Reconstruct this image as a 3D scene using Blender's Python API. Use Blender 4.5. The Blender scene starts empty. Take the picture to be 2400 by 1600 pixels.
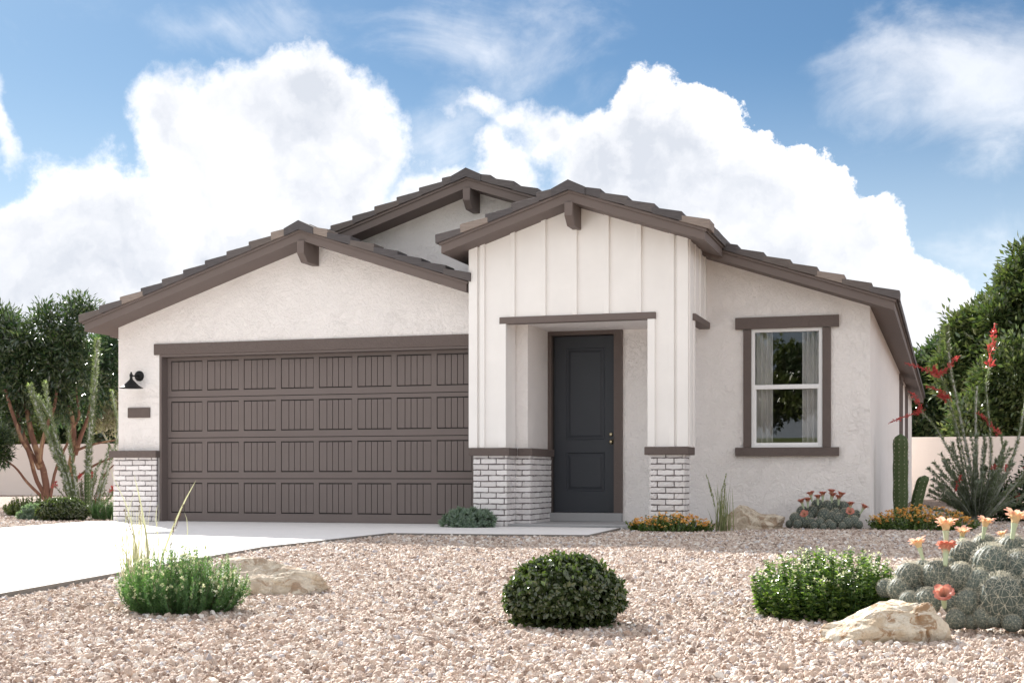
import bpy, math, random
import numpy as np
from mathutils import Vector, Matrix, noise as mnoise
R = math.radians
rnd = random.Random(7)
scene = bpy.context.scene
col = scene.collection

# ------------------------------------------------------------------ camera
F, CX, HY, EYE = 3246.0, 1200.0, 1115.0, 0.62       # focal length and horizon measured on the 2400 px wide photograph
TH = math.atan(1018/3246)
cam_d = bpy.data.cameras.new('camera'); cam = bpy.data.objects.new('camera', cam_d); col.objects.link(cam)
cam_d.sensor_width = 36; cam_d.lens = F/2400*36; cam_d.shift_y = (HY-800)/2400
cam.location = (0, 0, EYE); cam.rotation_euler = (R(90), 0, TH)
cam_d.clip_start = 0.05; cam_d.clip_end = 2000
scene.camera = cam
CT, ST = math.cos(TH), math.sin(TH)
def ray(x, y):
    a = (x-CX)/F
    return Vector((a*CT-ST, a*ST+CT, -(y-HY)/F))
def at(x, y, Y):                      # point on the vertical plane at depth Y
    d = ray(x, y); t = Y/d.y
    return Vector((t*d.x, Y, EYE+t*d.z))
G = -0.08                             # gravel level
def gr(x, y, z=G):
    d = ray(x, y); t = (z-EYE)/d.z
    return Vector((t*d.x, t*d.y, z))
def ppm(p): return F/(-p[0]*ST+p[1]*CT)

# ------------------------------------------------------------------ sky and sun
SUN = Vector((-1.09, 1.15, 1.0)).normalized()
SUN_EL = math.asin(SUN.z); SUN_AZ = math.atan2(SUN.x, SUN.y)
world = bpy.data.worlds.new('World'); scene.world = world; world.use_nodes = True
wt = world.node_tree; wt.nodes.clear()
class NT:
    def __init__(s, t): s.t = t
    def n(s, typ, **kw):
        nd = s.t.nodes.new(typ)
        for k, v in kw.items():
            if k.startswith('i_'): nd.inputs[k[2:].replace('_', ' ')].default_value = v
            else: setattr(nd, k, v)
        return nd
    def l(s, a, b): s.t.links.new(a, b); return b
    def _set(s, sock, v):
        if hasattr(v, 'links') or hasattr(v, 'is_linked'): s.t.links.new(v, sock)
        else: sock.default_value = v
    def m(s, op, a, b=None, c=None, clamp=False):
        nd = s.t.nodes.new('ShaderNodeMath'); nd.operation = op; nd.use_clamp = clamp
        s._set(nd.inputs[0], a)
        if b is not None: s._set(nd.inputs[1], b)
        if c is not None: s._set(nd.inputs[2], c)
        return nd.outputs[0]
    def vm(s, op, a, b=None, scale=None):
        nd = s.t.nodes.new('ShaderNodeVectorMath'); nd.operation = op
        s._set(nd.inputs[0], a)
        if b is not None: s._set(nd.inputs[1], b)
        if scale is not None: s._set(nd.inputs[3], scale)
        return nd
    def noise(s, vec, scale, detail=5, rough=0.55, dist=0.0, lac=2.0):
        nd = s.t.nodes.new('ShaderNodeTexNoise'); nd.noise_dimensions = '3D'
        if vec is not None: s.t.links.new(vec, nd.inputs['Vector'])
        nd.inputs['Scale'].default_value = scale; nd.inputs['Detail'].default_value = detail
        nd.inputs['Roughness'].default_value = rough; nd.inputs['Distortion'].default_value = dist
        nd.inputs['Lacunarity'].default_value = lac
        return nd
    def ss(s, v, lo, hi, a=0.0, b=1.0):
        nd = s.t.nodes.new('ShaderNodeMapRange'); nd.interpolation_type = 'SMOOTHSTEP'
        s._set(nd.inputs[0], v); nd.inputs[1].default_value = lo; nd.inputs[2].default_value = hi
        nd.inputs[3].default_value = a; nd.inputs[4].default_value = b
        return nd.outputs[0]
    def mix(s, f, a, b, mode='MIX'):
        nd = s.t.nodes.new('ShaderNodeMix'); nd.data_type = 'RGBA'; nd.blend_type = mode
        s._set(nd.inputs[0], f)
        for sock, v in ((nd.inputs[6], a), (nd.inputs[7], b)):
            if isinstance(v, tuple) and len(v) == 3: v = v+(1,)
            s._set(sock, v)
        return nd.outputs[2]
W = NT(wt)
SKY_STRENGTH = 0.10
sky = W.n('ShaderNodeTexSky', sky_type='NISHITA', sun_disc=False)
sky.sun_elevation = SUN_EL; sky.sun_rotation = SUN_AZ % (2*math.pi)
sky.air_density = 1.0; sky.dust_density = 0.3; sky.ozone_density = 2.0
dirv = W.n('ShaderNodeTexCoord').outputs['Generated']
dirn = W.vm('NORMALIZE', dirv).outputs[0]
# billow: small offsets of the direction make the cauliflower outline of the clouds
nz1 = W.noise(dirn, 7.0, 8, 0.62)
off = W.vm('SCALE', W.vm('SUBTRACT', nz1.outputs['Color'], (0.5, 0.5, 0.5)).outputs[0], scale=0.13).outputs[0]
dd = W.vm('ADD', dirn, off).outputs[0]
def blobs(lst, src):
    out = None
    for x, y, rx, ry in lst:
        d = ray(x, y).normalized(); az = math.atan2(-d.x, d.y); el = math.asin(d.z)
        mp = W.n('ShaderNodeMapping', vector_type='TEXTURE')
        mp.inputs['Location'].default_value = d
        mp.inputs['Rotation'].default_value = (el, 0, az)
        mp.inputs['Scale'].default_value = (rx/F, 0.6, ry/F)
        W.l(src, mp.inputs['Vector'])
        ln = W.vm('LENGTH', mp.outputs[0]).outputs['Value']
        v = W.m('SUBTRACT', 1.0, ln)
        v = W.m('MULTIPLY', v, min(rx, ry)/200.0)
        out = v if out is None else W.m('SMOOTH_MAX', out, v, 0.12)
    return out
CUM = [(700, 320, 250, 240), (480, 350, 170, 200), (400, 260, 75, 75), (850, 330, 130, 180), (250, 560, 300, 180), (60, 620, 240, 190),
       (20, 290, 45, 110), (560, 620, 520, 230), (1100, 620, 260, 230), (900, 800, 900, 200), (0, 800, 500, 200),
       (1560, 430, 200, 190), (1390, 420, 170, 120), (1660, 330, 90, 85), (1800, 500, 210, 180), (1900, 450, 90, 80), (1500, 300, 70, 60), (1270, 335, 100, 75), (1190, 300, 90, 70),
       (1120, 270, 110, 60), (1150, 400, 90, 120), (1900, 650, 280, 180), (2100, 760, 200, 150), (2000, 800, 420, 150), (1500, 700, 500, 250), (2250, 920, 220, 150)]
fA = blobs(CUM, dd)
nzf = W.noise(dirn, 20.0, 9, 0.66)
fine = W.m('MULTIPLY', W.m('SUBTRACT', nzf.outputs['Fac'], 0.5), 0.42)
holes = W.m('MULTIPLY', W.m('SUBTRACT', W.noise(dirn, 4.3, 3, 0.5).outputs['Fac'], 0.5), 0.9)
fA2 = W.m('ADD', W.m('ADD', fA, fine), holes)
soft_ = W.ss(W.noise(dirn, 3.1, 3, 0.5).outputs['Fac'], 0.40, 0.62, 0.06, 0.30)   # some edges crisp, some drawn out
maskA = W.ss(W.m('DIVIDE', W.m('ADD', fA2, 0.04), soft_), 0.0, 1.0)
# thin high veils
WISP = [(560, 40, 230, 50), (1150, 130, 260, 110), (2250, 180, 260, 200), (2330, 300, 200, 120), (2380, 600, 130, 90), (1010, 330, 120, 120), (720, 30, 90, 40)]
mpw = W.n('ShaderNodeMapping'); mpw.inputs['Scale'].default_value = (1, 1, 1.7); mpw.inputs['Rotation'].default_value = (0, R(15), 0)
W.l(dirn, mpw.inputs['Vector'])
nzw = W.noise(mpw.outputs[0], 9.0, 7, 0.6, 0.6)
fW = W.m('ADD', blobs(WISP, dd), W.m('MULTIPLY', W.m('SUBTRACT', nzw.outputs['Fac'], 0.5), 2.0))
maskW = W.ss(fW, -0.15, 1.0, 0.0, 0.62)
# the rest of the sky, outside these clouds: unseen cumulus, denser and whiter to fill the shaded walls
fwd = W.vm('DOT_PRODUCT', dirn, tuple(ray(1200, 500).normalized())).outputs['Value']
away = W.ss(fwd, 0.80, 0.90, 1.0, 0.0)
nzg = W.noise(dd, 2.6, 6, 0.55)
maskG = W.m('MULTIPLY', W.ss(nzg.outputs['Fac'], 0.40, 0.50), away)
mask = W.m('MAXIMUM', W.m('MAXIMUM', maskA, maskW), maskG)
# cloud tone: bright sunlit billows, soft grey-blue hollows
nzs = W.noise(dd, 4.2, 5, 0.55)
hollow = W.ss(nzs.outputs['Fac'], 0.30, 0.66)
lit = W.vm('SCALE', tuple(SUN), scale=0.035).outputs[0]
rl = W.noise(W.vm('ADD', dd, lit).outputs[0], 9.0, 5, 0.55).outputs['Fac']; r0_ = W.noise(dd, 9.0, 5, 0.55).outputs['Fac']
relief = W.m('MULTIPLY', W.m('SUBTRACT', r0_, rl), 2.6)
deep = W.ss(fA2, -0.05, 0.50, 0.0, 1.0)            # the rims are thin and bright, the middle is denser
tone = W.m('ADD', W.m('MULTIPLY', W.m('MULTIPLY_ADD', hollow, 0.72, 0.28), W.m('MAXIMUM', deep, W.m('MULTIPLY', away, 0.35))), W.m('MULTIPLY', relief, -0.75), clamp=True)  # grey hollows held back in the unseen clouds, for brighter fill
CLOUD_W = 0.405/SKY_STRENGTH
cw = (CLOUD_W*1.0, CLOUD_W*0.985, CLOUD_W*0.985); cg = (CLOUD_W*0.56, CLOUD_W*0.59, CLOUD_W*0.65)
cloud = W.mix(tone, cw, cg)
skyc = W.mix(1.0, sky.outputs[0], (0.168, 0.222, 0.257), 'MULTIPLY')
elz = W.n('ShaderNodeSeparateXYZ'); W.l(dirn, elz.inputs[0])
hz_ = W.ss(elz.outputs[2], 0.0, 0.30, 0.85, 0.0)   # pale haze thickening to the horizon
skyc = W.mix(hz_, skyc, (0.29/SKY_STRENGTH, 0.33/SKY_STRENGTH, 0.37/SKY_STRENGTH))
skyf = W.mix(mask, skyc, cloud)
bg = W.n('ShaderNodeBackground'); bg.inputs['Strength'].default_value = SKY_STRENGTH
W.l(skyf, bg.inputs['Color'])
W.l(bg.outputs[0], W.n('ShaderNodeOutputWorld').inputs['Surface'])
try:
    world.cycles.sampling_method = 'MANUAL'; world.cycles.sample_map_resolution = 1024
except Exception: pass

sun_d = bpy.data.lights.new('sun', 'SUN'); sun = bpy.data.objects.new('sun', sun_d); col.objects.link(sun)
sun_d.energy = 4.0; sun_d.angle = R(0.53); sun_d.color = (1.0, 0.95, 0.88)
sun.rotation_euler = (-SUN).to_track_quat('-Z', 'Y').to_euler(); sun.location = (-20, 30, 30)

vs = scene.view_settings
vs.view_transform = 'Standard'; vs.look = 'None'; vs.exposure = 1.74; vs.gamma = 1.0; vs.use_curve_mapping = False
scene.cycles.max_bounces = 8; scene.cycles.diffuse_bounces = 5; scene.cycles.transparent_max_bounces = 8
scene.cycles.use_denoising = True

# ------------------------------------------------------------------ materials
def mat(name, color=(0.5, 0.5, 0.5), rough=0.7, spec=0.5, metal=0.0):
    m = bpy.data.materials.new(name); m.use_nodes = True
    b = m.node_tree.nodes['Principled BSDF']
    b.inputs['Base Color'].default_value = (*color, 1); b.inputs['Roughness'].default_value = rough
    b.inputs['Specular IOR Level'].default_value = spec; b.inputs['Metallic'].default_value = metal
    return m, NT(m.node_tree), b
def bump(T, b, h, strength=0.5, dist=0.01):
    n = T.n('ShaderNodeBump'); n.inputs['Strength'].default_value = strength; n.inputs['Distance'].default_value = dist
    T.l(h, n.inputs['Height']); T.l(n.outputs[0], b.inputs['Normal']); return n
def objco(T): return T.n('ShaderNodeTexCoord').outputs['Object']

def stucco(name, c, coarse=1.0):
    m, T, b = mat(name, c, 0.92, 0.2)
    co = T.n('ShaderNodeNewGeometry').outputs['Position']
    w = T.noise(co, 3.0, 4, 0.6).outputs['Color']
    co2 = T.vm('ADD', co, T.vm('SCALE', T.vm('SUBTRACT', w, (0.5, 0.5, 0.5)).outputs[0], scale=0.25).outputs[0]).outputs[0]
    a = T.noise(co2, 11.0, 6, 0.66, 0.7).outputs['Fac']
    ridge = T.ss(T.m('ABSOLUTE', T.m('SUBTRACT', a, 0.55)), 0.0, 0.035, 1.0, 0.0)
    area = T.ss(T.noise(co, 1.7, 3, 0.6).outputs['Fac'], 0.35, 0.65, 0.45, 1.0)
    plate = T.ss(T.noise(co2, 6.0, 5, 0.7).outputs['Fac'], 0.50, 0.56)
    g = T.noise(co, 70.0, 4, 0.65).outputs['Fac']
    mid = T.noise(co2, 24.0, 5, 0.65).outputs['Fac']
    h = T.m('ADD', T.m('MULTIPLY', T.m('ADD', T.m('MULTIPLY', plate, 0.10), T.m('MULTIPLY', ridge, 0.22)), area), T.m('ADD', T.m('MULTIPLY', g, 0.30), T.m('MULTIPLY', T.ss(mid, 0.38, 0.62), 0.40)))
    bump(T, b, h, 0.90*coarse, 0.011)
    dirt = T.ss(T.noise(co, 1.3, 4, 0.6).outputs['Fac'], 0.3, 0.75)
    T.l(T.mix(dirt, c, tuple(v*0.975 for v in c)), b.inputs['Base Color'])
    return m
M = {}
M['stucco'] = stucco('stucco_white', (0.92, 0.885, 0.87))
M['stucco_garden'] = stucco('stucco_garden', (0.84, 0.75, 0.69), 0.6)
def paint(name, c, rough=0.55, bs=0.12):
    m, T, b = mat(name, c, rough, 0.3)
    co = T.n('ShaderNodeNewGeometry').outputs['Position']
    n = T.noise(co, 60, 4, 0.6).outputs['Fac']
    bump(T, b, n, bs, 0.004)
    n2 = T.noise(co, 2.5, 4, 0.6).outputs['Fac']
    T.l(T.mix(n2, tuple(v*0.93 for v in c), tuple(min(1, v*1.06) for v in c)), b.inputs['Base Color'])
    return m
M['white'] = paint('board_white', (0.92, 0.90, 0.885))
M['vinyl'] = paint('window_vinyl', (0.84, 0.84, 0.85), 0.35, 0.0)
M['brown'] = paint('trim_brown', (0.165, 0.134, 0.124), 0.7, 0.35)
M['brown_door'] = paint('garage_brown', (0.170, 0.140, 0.132), 0.5, 0.06)
M['stucco_brown'] = stucco('stucco_brown', (0.150, 0.122, 0.113), 0.6)
M['door'] = paint('door_charcoal', (0.044, 0.049, 0.060), 0.42, 0.05)
M['black'] = paint('lamp_black', (0.012, 0.012, 0.013), 0.6, 0.03)
M['iron'] = paint('edge_steel', (0.22, 0.205, 0.19), 0.6, 0.2)
m_, T_, b_ = mat('brass', (0.52, 0.45, 0.30), 0.3, 0.5, 1.0); M['brass'] = m_
m_, T_, b_ = mat('seam_dark', (0.035, 0.03, 0.03), 0.8); M['seam'] = m_
m_, T_, b_ = mat('room_dark', (0.16, 0.15, 0.14), 0.9); M['room'] = m_
# brick (white painted) and mortar
def brickmat():
    m, T, b = mat('brick_white', (0.8, 0.77, 0.77), 0.85, 0.3)
    co = T.n('ShaderNodeNewGeometry').outputs['Position']
    oi = T.n('ShaderNodeObjectInfo').outputs['Random']
    base = T.mix(oi, (0.70, 0.67, 0.67), (0.86, 0.835, 0.835))
    s = T.ss(T.noise(co, 28, 4, 0.65).outputs['Fac'], 0.62, 0.75)
    T.l(T.mix(T.m('MULTIPLY', s, 0.35), base, (0.42, 0.38, 0.37)), b.inputs['Base Color'])
    bump(T, b, T.noise(co, 22, 5, 0.6, 0.8).outputs['Fac'], 0.7, 0.012)
    return m
M['brick'] = brickmat()
M['mortar'] = paint('mortar', (0.20, 0.175, 0.175), 0.95, 0.4)
# concrete
def concrete(name, c):
    m, T, b = mat(name, c, 0.85, 0.25)
    co = T.n('ShaderNodeNewGeometry').outputs['Position']
    n = T.noise(co, 1.2, 6, 0.6).outputs['Fac']; n2 = T.noise(co, 45, 5, 0.65).outputs['Fac']
    c1 = T.mix(n, tuple(v*0.93 for v in c), tuple(min(1, v*1.05) for v in c))
    T.l(T.mix(T.m('MULTIPLY', n2, 0.16), c1, tuple(v*0.6 for v in c)), b.inputs['Base Color'])
    bump(T, b, T.noise(co, 120, 4, 0.6).outputs['Fac'], 0.25, 0.004)
    return m
M['concrete'] = concrete('concrete_pale', (0.80, 0.78, 0.775))
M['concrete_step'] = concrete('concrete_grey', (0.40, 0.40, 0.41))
# roof tiles
def tilemat(name, c):
    m, T, b = mat(name, c, 0.8, 0.3)
    oc = objco(T)
    mp = T.n('ShaderNodeMapping'); mp.inputs['Scale'].default_value = (3, 3, 30); T.l(T.n('ShaderNodeNewGeometry').outputs['Position'], mp.inputs['Vector'])
    n = T.noise(mp.outputs[0], 2.0, 5, 0.6, 0.3).outputs['Fac']
    T.l(T.mix(n, tuple(v*0.62 for v in c), tuple(v*1.4 for v in c)), b.inputs['Base Color'])
    bump(T, b, n, 0.4, 0.01)
    return m
M['tiles'] = [tilemat('tile_charcoal', (0.095, 0.088, 0.092)), tilemat('tile_slate', (0.120, 0.108, 0.108)),
              tilemat('tile_umber', (0.140, 0.120, 0.112)), tilemat('tile_sand', (0.27, 0.225, 0.20))]
# gravel: pink, buff, white and rust crushed stone
GRAV = [(0.0, (0.13, 0.085, 0.065)), (0.13, (0.26, 0.175, 0.13)), (0.28, (0.41, 0.30, 0.235)), (0.45, (0.56, 0.455, 0.37)), (0.60, (0.35, 0.275, 0.23)), (0.72, (0.55, 0.43, 0.365)), (0.82, (0.66, 0.595, 0.52)), (0.92, (0.77, 0.74, 0.70)), (0.97, (0.38, 0.37, 0.40))]
def ramp(T, fac, stops, interp='CONSTANT'):
    r = T.n('ShaderNodeValToRGB'); r.color_ramp.interpolation = interp
    e = r.color_ramp.elements
    while len(e) > 1: e.remove(e[-1])
    e[0].position = stops[0][0]; e[0].color = (*stops[0][1], 1)
    for p, c in stops[1:]:
        q = e.new(p); q.color = (*c, 1)
    T.l(fac, r.inputs[0]); return r.outputs[0]
def stonemat():
    m, T, b = mat('gravel_stone', (0.5, 0.4, 0.35), 0.8, 0.35)
    oi = T.n('ShaderNodeObjectInfo').outputs['Random']
    c = ramp(T, oi, GRAV, 'LINEAR')
    co = T.n('ShaderNodeNewGeometry').outputs['Position']
    n = T.noise(co, 160, 3, 0.6).outputs['Fac']
    T.l(T.mix(T.m('MULTIPLY', T.ss(n, 0.35, 0.7), 0.35), c, (0.80, 0.72, 0.66)), b.inputs['Base Color'])
    return m
M['stone'] = stonemat()
def groundmat():
    m, T, b = mat('gravel_ground', (0.5, 0.4, 0.35), 0.9, 0.2)
    co = T.n('ShaderNodeNewGeometry').outputs['Position']
    v = T.n('ShaderNodeTexVoronoi'); v.inputs['Scale'].default_value = 42; T.l(co, v.inputs['Vector'])
    sep = T.n('ShaderNodeSeparateColor'); T.l(v.outputs['Color'], sep.inputs[0])
    c = ramp(T, sep.outputs[0], GRAV, 'LINEAR')
    T.l(T.mix(1.0, T.mix(T.ss(v.outputs['Distance'], 0.25, 0.65), c, (0.20, 0.14, 0.11)), (0.80, 0.79, 0.78), 'MULTIPLY'), b.inputs['Base Color'])
    bump(T, b, T.m('SUBTRACT', 1.0, v.outputs['Distance']), 0.8, 0.012)
    return m
M['ground'] = groundmat()
def rockmat(name, c1, c2, c3):
    m, T, b = mat(name, c1, 0.85, 0.3)
    oc = objco(T)
    w = T.noise(oc, 1.6, 4, 0.6).outputs['Color']
    o2 = T.vm('ADD', oc, T.vm('SCALE', w, scale=0.5).outputs[0]).outputs[0]
    n = T.noise(o2, 7.0, 8, 0.62, 0.8).outputs['Fac']
    a = T.mix(T.ss(n, 0.36, 0.62), c1, c2)
    n3 = T.noise(o2, 8.0, 7, 0.68, 1.0).outputs['Fac']
    a = T.mix(T.m('MULTIPLY', T.ss(n3, 0.50, 0.60), 0.85), a, c3)
    n4 = T.noise(oc, 60, 4, 0.7).outputs['Fac']
    a = T.mix(T.m('MULTIPLY', T.ss(n4, 0.5, 0.7), 0.30), a, tuple(v*0.55 for v in c1))
    vein = T.ss(T.m('ABSOLUTE', T.m('SUBTRACT', T.noise(o2, 5.0, 5, 0.55, 1.0).outputs['Fac'], 0.5)), 0.0, 0.016, 0.65, 0.0)
    a = T.mix(vein, a, (0.80, 0.74, 0.65))
    T.l(a, b.inputs['Base Color'])
    h = T.m('ADD', T.m('MULTIPLY', T.noise(oc, 7.0, 8, 0.7).outputs['Fac'], 0.7), T.m('MULTIPLY', n4, 0.3))
    bump(T, b, h, 1.0, 0.035)
    return m
M['rock_warm'] = rockmat('rock_cream', (0.56, 0.45, 0.32), (0.72, 0.66, 0.55), (0.30, 0.17, 0.08))
M['rock_grey'] = rockmat('rock_buff', (0.50, 0.41, 0.31), (0.72, 0.64, 0.52), (0.36, 0.25, 0.17))
# leaves
def leafmat(name, stops, rough=0.4, trans=0.30, spec=0.5, tcol=None):
    m = bpy.data.materials.new(name); m.use_nodes = True; T = NT(m.node_tree)
    b = m.node_tree.nodes['Principled BSDF']; out = m.node_tree.nodes['Material Output']
    r = T.n('ShaderNodeNewGeometry').outputs['Random Per Island']
    n = len(stops)
    c = ramp(T, r, [(i/n, s) for i, s in enumerate(stops)], 'LINEAR')
    T.l(c, b.inputs['Base Color']); b.inputs['Roughness'].default_value = rough; b.inputs['Specular IOR Level'].default_value = spec
    tr = T.n('ShaderNodeBsdfTranslucent')
    T.l(T.mix(1.0, c, tcol or (1.6, 1.9, 0.7), 'MULTIPLY'), tr.inputs['Color'])
    mx = T.n('ShaderNodeMixShader'); mx.inputs[0].default_value = trans
    T.l(b.outputs[0], mx.inputs[1]); T.l(tr.outputs[0], mx.inputs[2]); T.l(mx.outputs[0], out.inputs['Surface'])
    return m
M['leaf_dark'] = leafmat('leaf_evergreen', [(0.022, 0.045, 0.024), (0.030, 0.060, 0.028), (0.042, 0.074, 0.034), (0.075, 0.105, 0.045)], 0.25, 0.20, 1.0)
M['leaf_blue'] = leafmat('leaf_bluegreen', [(0.035, 0.075, 0.05), (0.05, 0.095, 0.06), (0.07, 0.12, 0.06)], 0.27, 0.25, 0.95)
M['leaf_olive'] = leafmat('leaf_olive', [(0.075, 0.105, 0.035), (0.10, 0.135, 0.04), (0.14, 0.16, 0.055)], 0.27, 0.33, 0.95)
M['leaf_tree'] = leafmat('leaf_tree', [(0.045, 0.075, 0.03), (0.06, 0.10, 0.035), (0.09, 0.125, 0.045), (0.13, 0.16, 0.06)], 0.27, 0.18, 0.95, tcol=(1.3, 1.5, 0.7))
M['leaf_box'] = leafmat('leaf_boxwood', [(0.035, 0.055, 0.022), (0.05, 0.075, 0.028), (0.075, 0.10, 0.035)], 0.27, 0.22, 0.95)
M['leaf_rose'] = leafmat('leaf_rosemary', [(0.06, 0.13, 0.055), (0.085, 0.17, 0.07), (0.12, 0.21, 0.09)], 0.5, 0.33)
M['leaf_shrub'] = leafmat('leaf_shrub', [(0.045, 0.085, 0.03), (0.065, 0.12, 0.035), (0.10, 0.16, 0.045), (0.20, 0.27, 0.09)], 0.27, 0.33, 0.95)
M['leaf_silver'] = leafmat('leaf_silver', [(0.13, 0.19, 0.155), (0.18, 0.245, 0.205), (0.25, 0.32, 0.27)], 0.6, 0.2)
M['leaf_ocotillo'] = leafmat('leaf_ocotillo', [(0.11, 0.145, 0.085), (0.15, 0.185, 0.115), (0.22, 0.25, 0.16)], 0.5, 0.3)
M['leaf_grey'] = leafmat('leaf_grey', [(0.13, 0.155, 0.12), (0.18, 0.21, 0.165), (0.25, 0.28, 0.23)], 0.55, 0.25)
M['leaf_pale'] = leafmat('leaf_silver_shrub', [(0.20, 0.19, 0.15), (0.28, 0.26, 0.21), (0.38, 0.36, 0.30)], 0.35, 0.25)
M['blade'] = leafmat('grass_straw', [(0.52, 0.52, 0.36), (0.62, 0.60, 0.44), (0.42, 0.45, 0.30)], 0.5, 0.3, tcol=(1.0, 1.0, 0.85))
M['blade_green'] = leafmat('grass_green', [(0.16, 0.19, 0.10), (0.22, 0.24, 0.13), (0.30, 0.30, 0.18)], 0.5, 0.3)
M['seed'] = leafmat('seed_brown', [(0.13, 0.08, 0.05), (0.20, 0.13, 0.08)], 0.8, 0.1, tcol=(1, 1, 1))
M['petal_red'] = leafmat('petal_red', [(0.50, 0.06, 0.055), (0.62, 0.10, 0.085), (0.56, 0.13, 0.12)], 0.5, 0.35, tcol=(1, .8, .8))
M['petal_orange'] = leafmat('petal_orange', [(0.85, 0.42, 0.10), (0.90, 0.58, 0.15), (0.84, 0.38, 0.10), (0.90, 0.70, 0.25)], 0.5, 0.3, tcol=(1, .9, .7))
M['petal_cream'] = leafmat('petal_cream', [(0.62, 0.66, 0.42), (0.72, 0.74, 0.55)], 0.5, 0.3, tcol=(1, 1, .8))
def petalmat(name, outer, inner, z0, z1):
    m = bpy.data.materials.new(name); m.use_nodes = True; T = NT(m.node_tree)
    b = m.node_tree.nodes['Principled BSDF']; out = m.node_tree.nodes['Material Output']
    sx = T.n('ShaderNodeSeparateXYZ'); T.l(objco(T), sx.inputs[0])
    rad = T.m('SQRT', T.m('ADD', T.m('MULTIPLY', sx.outputs[0], sx.outputs[0]), T.m('MULTIPLY', sx.outputs[1], sx.outputs[1])))
    f = T.ss(rad, z0, z1)
    c = T.mix(f, inner, outer)
    n = T.noise(objco(T), 60, 3, 0.6).outputs['Fac']
    c = T.mix(T.m('MULTIPLY', n, 0.35), c, tuple(v*0.7 for v in outer))
    T.l(c, b.inputs['Base Color']); b.inputs['Roughness'].default_value = 0.5
    tr = T.n('ShaderNodeBsdfTranslucent'); T.l(c, tr.inputs['Color'])
    mx = T.n('ShaderNodeMixShader'); mx.inputs[0].default_value = 0.45
    T.l(b.outputs[0], mx.inputs[1]); T.l(tr.outputs[0], mx.inputs[2]); T.l(mx.outputs[0], out.inputs['Surface'])
    return m
M['petal_peach'] = petalmat('petal_peach', (0.85, 0.46, 0.36), (0.92, 0.82, 0.54), 0.012, 0.034)
M['petal_coral'] = petalmat('petal_coral', (0.72, 0.26, 0.20), (0.80, 0.50, 0.36), 0.008, 0.03)
m_, T_, b_ = mat('flower_stalk', (0.42, 0.50, 0.33), 0.6); M['stalk'] = m_
def barkmat(name, c1, c2, sc=6):
    m, T, b = mat(name, c1, 0.75, 0.3)
    mp = T.n('ShaderNodeMapping'); mp.inputs['Scale'].default_value = (1, 1, 0.35); T.l(T.n('ShaderNodeNewGeometry').outputs['Position'], mp.inputs['Vector'])
    n = T.noise(mp.outputs[0], sc, 5, 0.6, 0.6).outputs['Fac']
    T.l(T.mix(T.ss(n, 0.5, 0.62), c1, c2), b.inputs['Base Color']); bump(T, b, n, 0.4, 0.01)
    return m
M['bark_red'] = barkmat('bark_cinnamon', (0.17, 0.085, 0.060), (0.33, 0.21, 0.13))
M['bark_grey'] = barkmat('bark_grey', (0.36, 0.37, 0.33), (0.48, 0.49, 0.44), 14)
M['bark_brown'] = barkmat('bark_brown', (0.12, 0.085, 0.06), (0.18, 0.14, 0.10))
def cactusmat(name, c, light):
    m, T, b = mat(name, c, 0.6, 0.35)
    n = T.noise(objco(T), 30, 4, 0.6).outputs['Fac']
    oi = T.n('ShaderNodeObjectInfo').outputs['Random']
    c2 = T.mix(oi, tuple(v*0.8 for v in c), tuple(v*1.2 for v in c))
    T.l(T.mix(T.m('MULTIPLY', n, 0.5), c2, light), b.inputs['Base Color'])
    return m
M['cactus_grey'] = cactusmat('cactus_greygreen', (0.070, 0.094, 0.082), (0.13, 0.165, 0.15))
M['cactus_green'] = cactusmat('cactus_green', (0.055, 0.088, 0.03), (0.10, 0.14, 0.055))
m_, T_, b_ = mat('spine', (0.72, 0.68, 0.54), 0.6); M['spine'] = m_
m_, T_, b_ = mat('curtain', (0.90, 0.89, 0.88), 0.9); M['curtain'] = m_
m_, T_, b_ = mat('lawn_green', (0.10, 0.14, 0.03), 0.9)
T_.l(T_.mix(T_.noise(T_.n('ShaderNodeNewGeometry').outputs['Position'], 1.5, 6, 0.7).outputs['Fac'], (0.06, 0.09, 0.02), (0.15, 0.18, 0.05)), b_.inputs['Base Color']); M['lawn'] = m_
# window glass: clear pane with fresnel reflection
mg = bpy.data.materials.new('window_glass'); mg.use_nodes = True; T = NT(mg.node_tree); mg.node_tree.nodes.clear()
fr = T.n('ShaderNodeFresnel'); fr.inputs['IOR'].default_value = 1.5
tr = T.n('ShaderNodeBsdfTransparent'); tr.inputs['Color'].default_value = (0.93, 0.93, 0.93, 1)
gl = T.n('ShaderNodeBsdfGlossy'); gl.inputs['Roughness'].default_value = 0.01
mx = T.n('ShaderNodeMixShader'); T.l(T.m('MULTIPLY', fr.outputs[0], 1.6, clamp=True), mx.inputs[0]); T.l(tr.outputs[0], mx.inputs[1]); T.l(gl.outputs[0], mx.inputs[2])
T.l(mx.outputs[0], T.n('ShaderNodeOutputMaterial').inputs['Surface']); M['glass'] = mg

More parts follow.
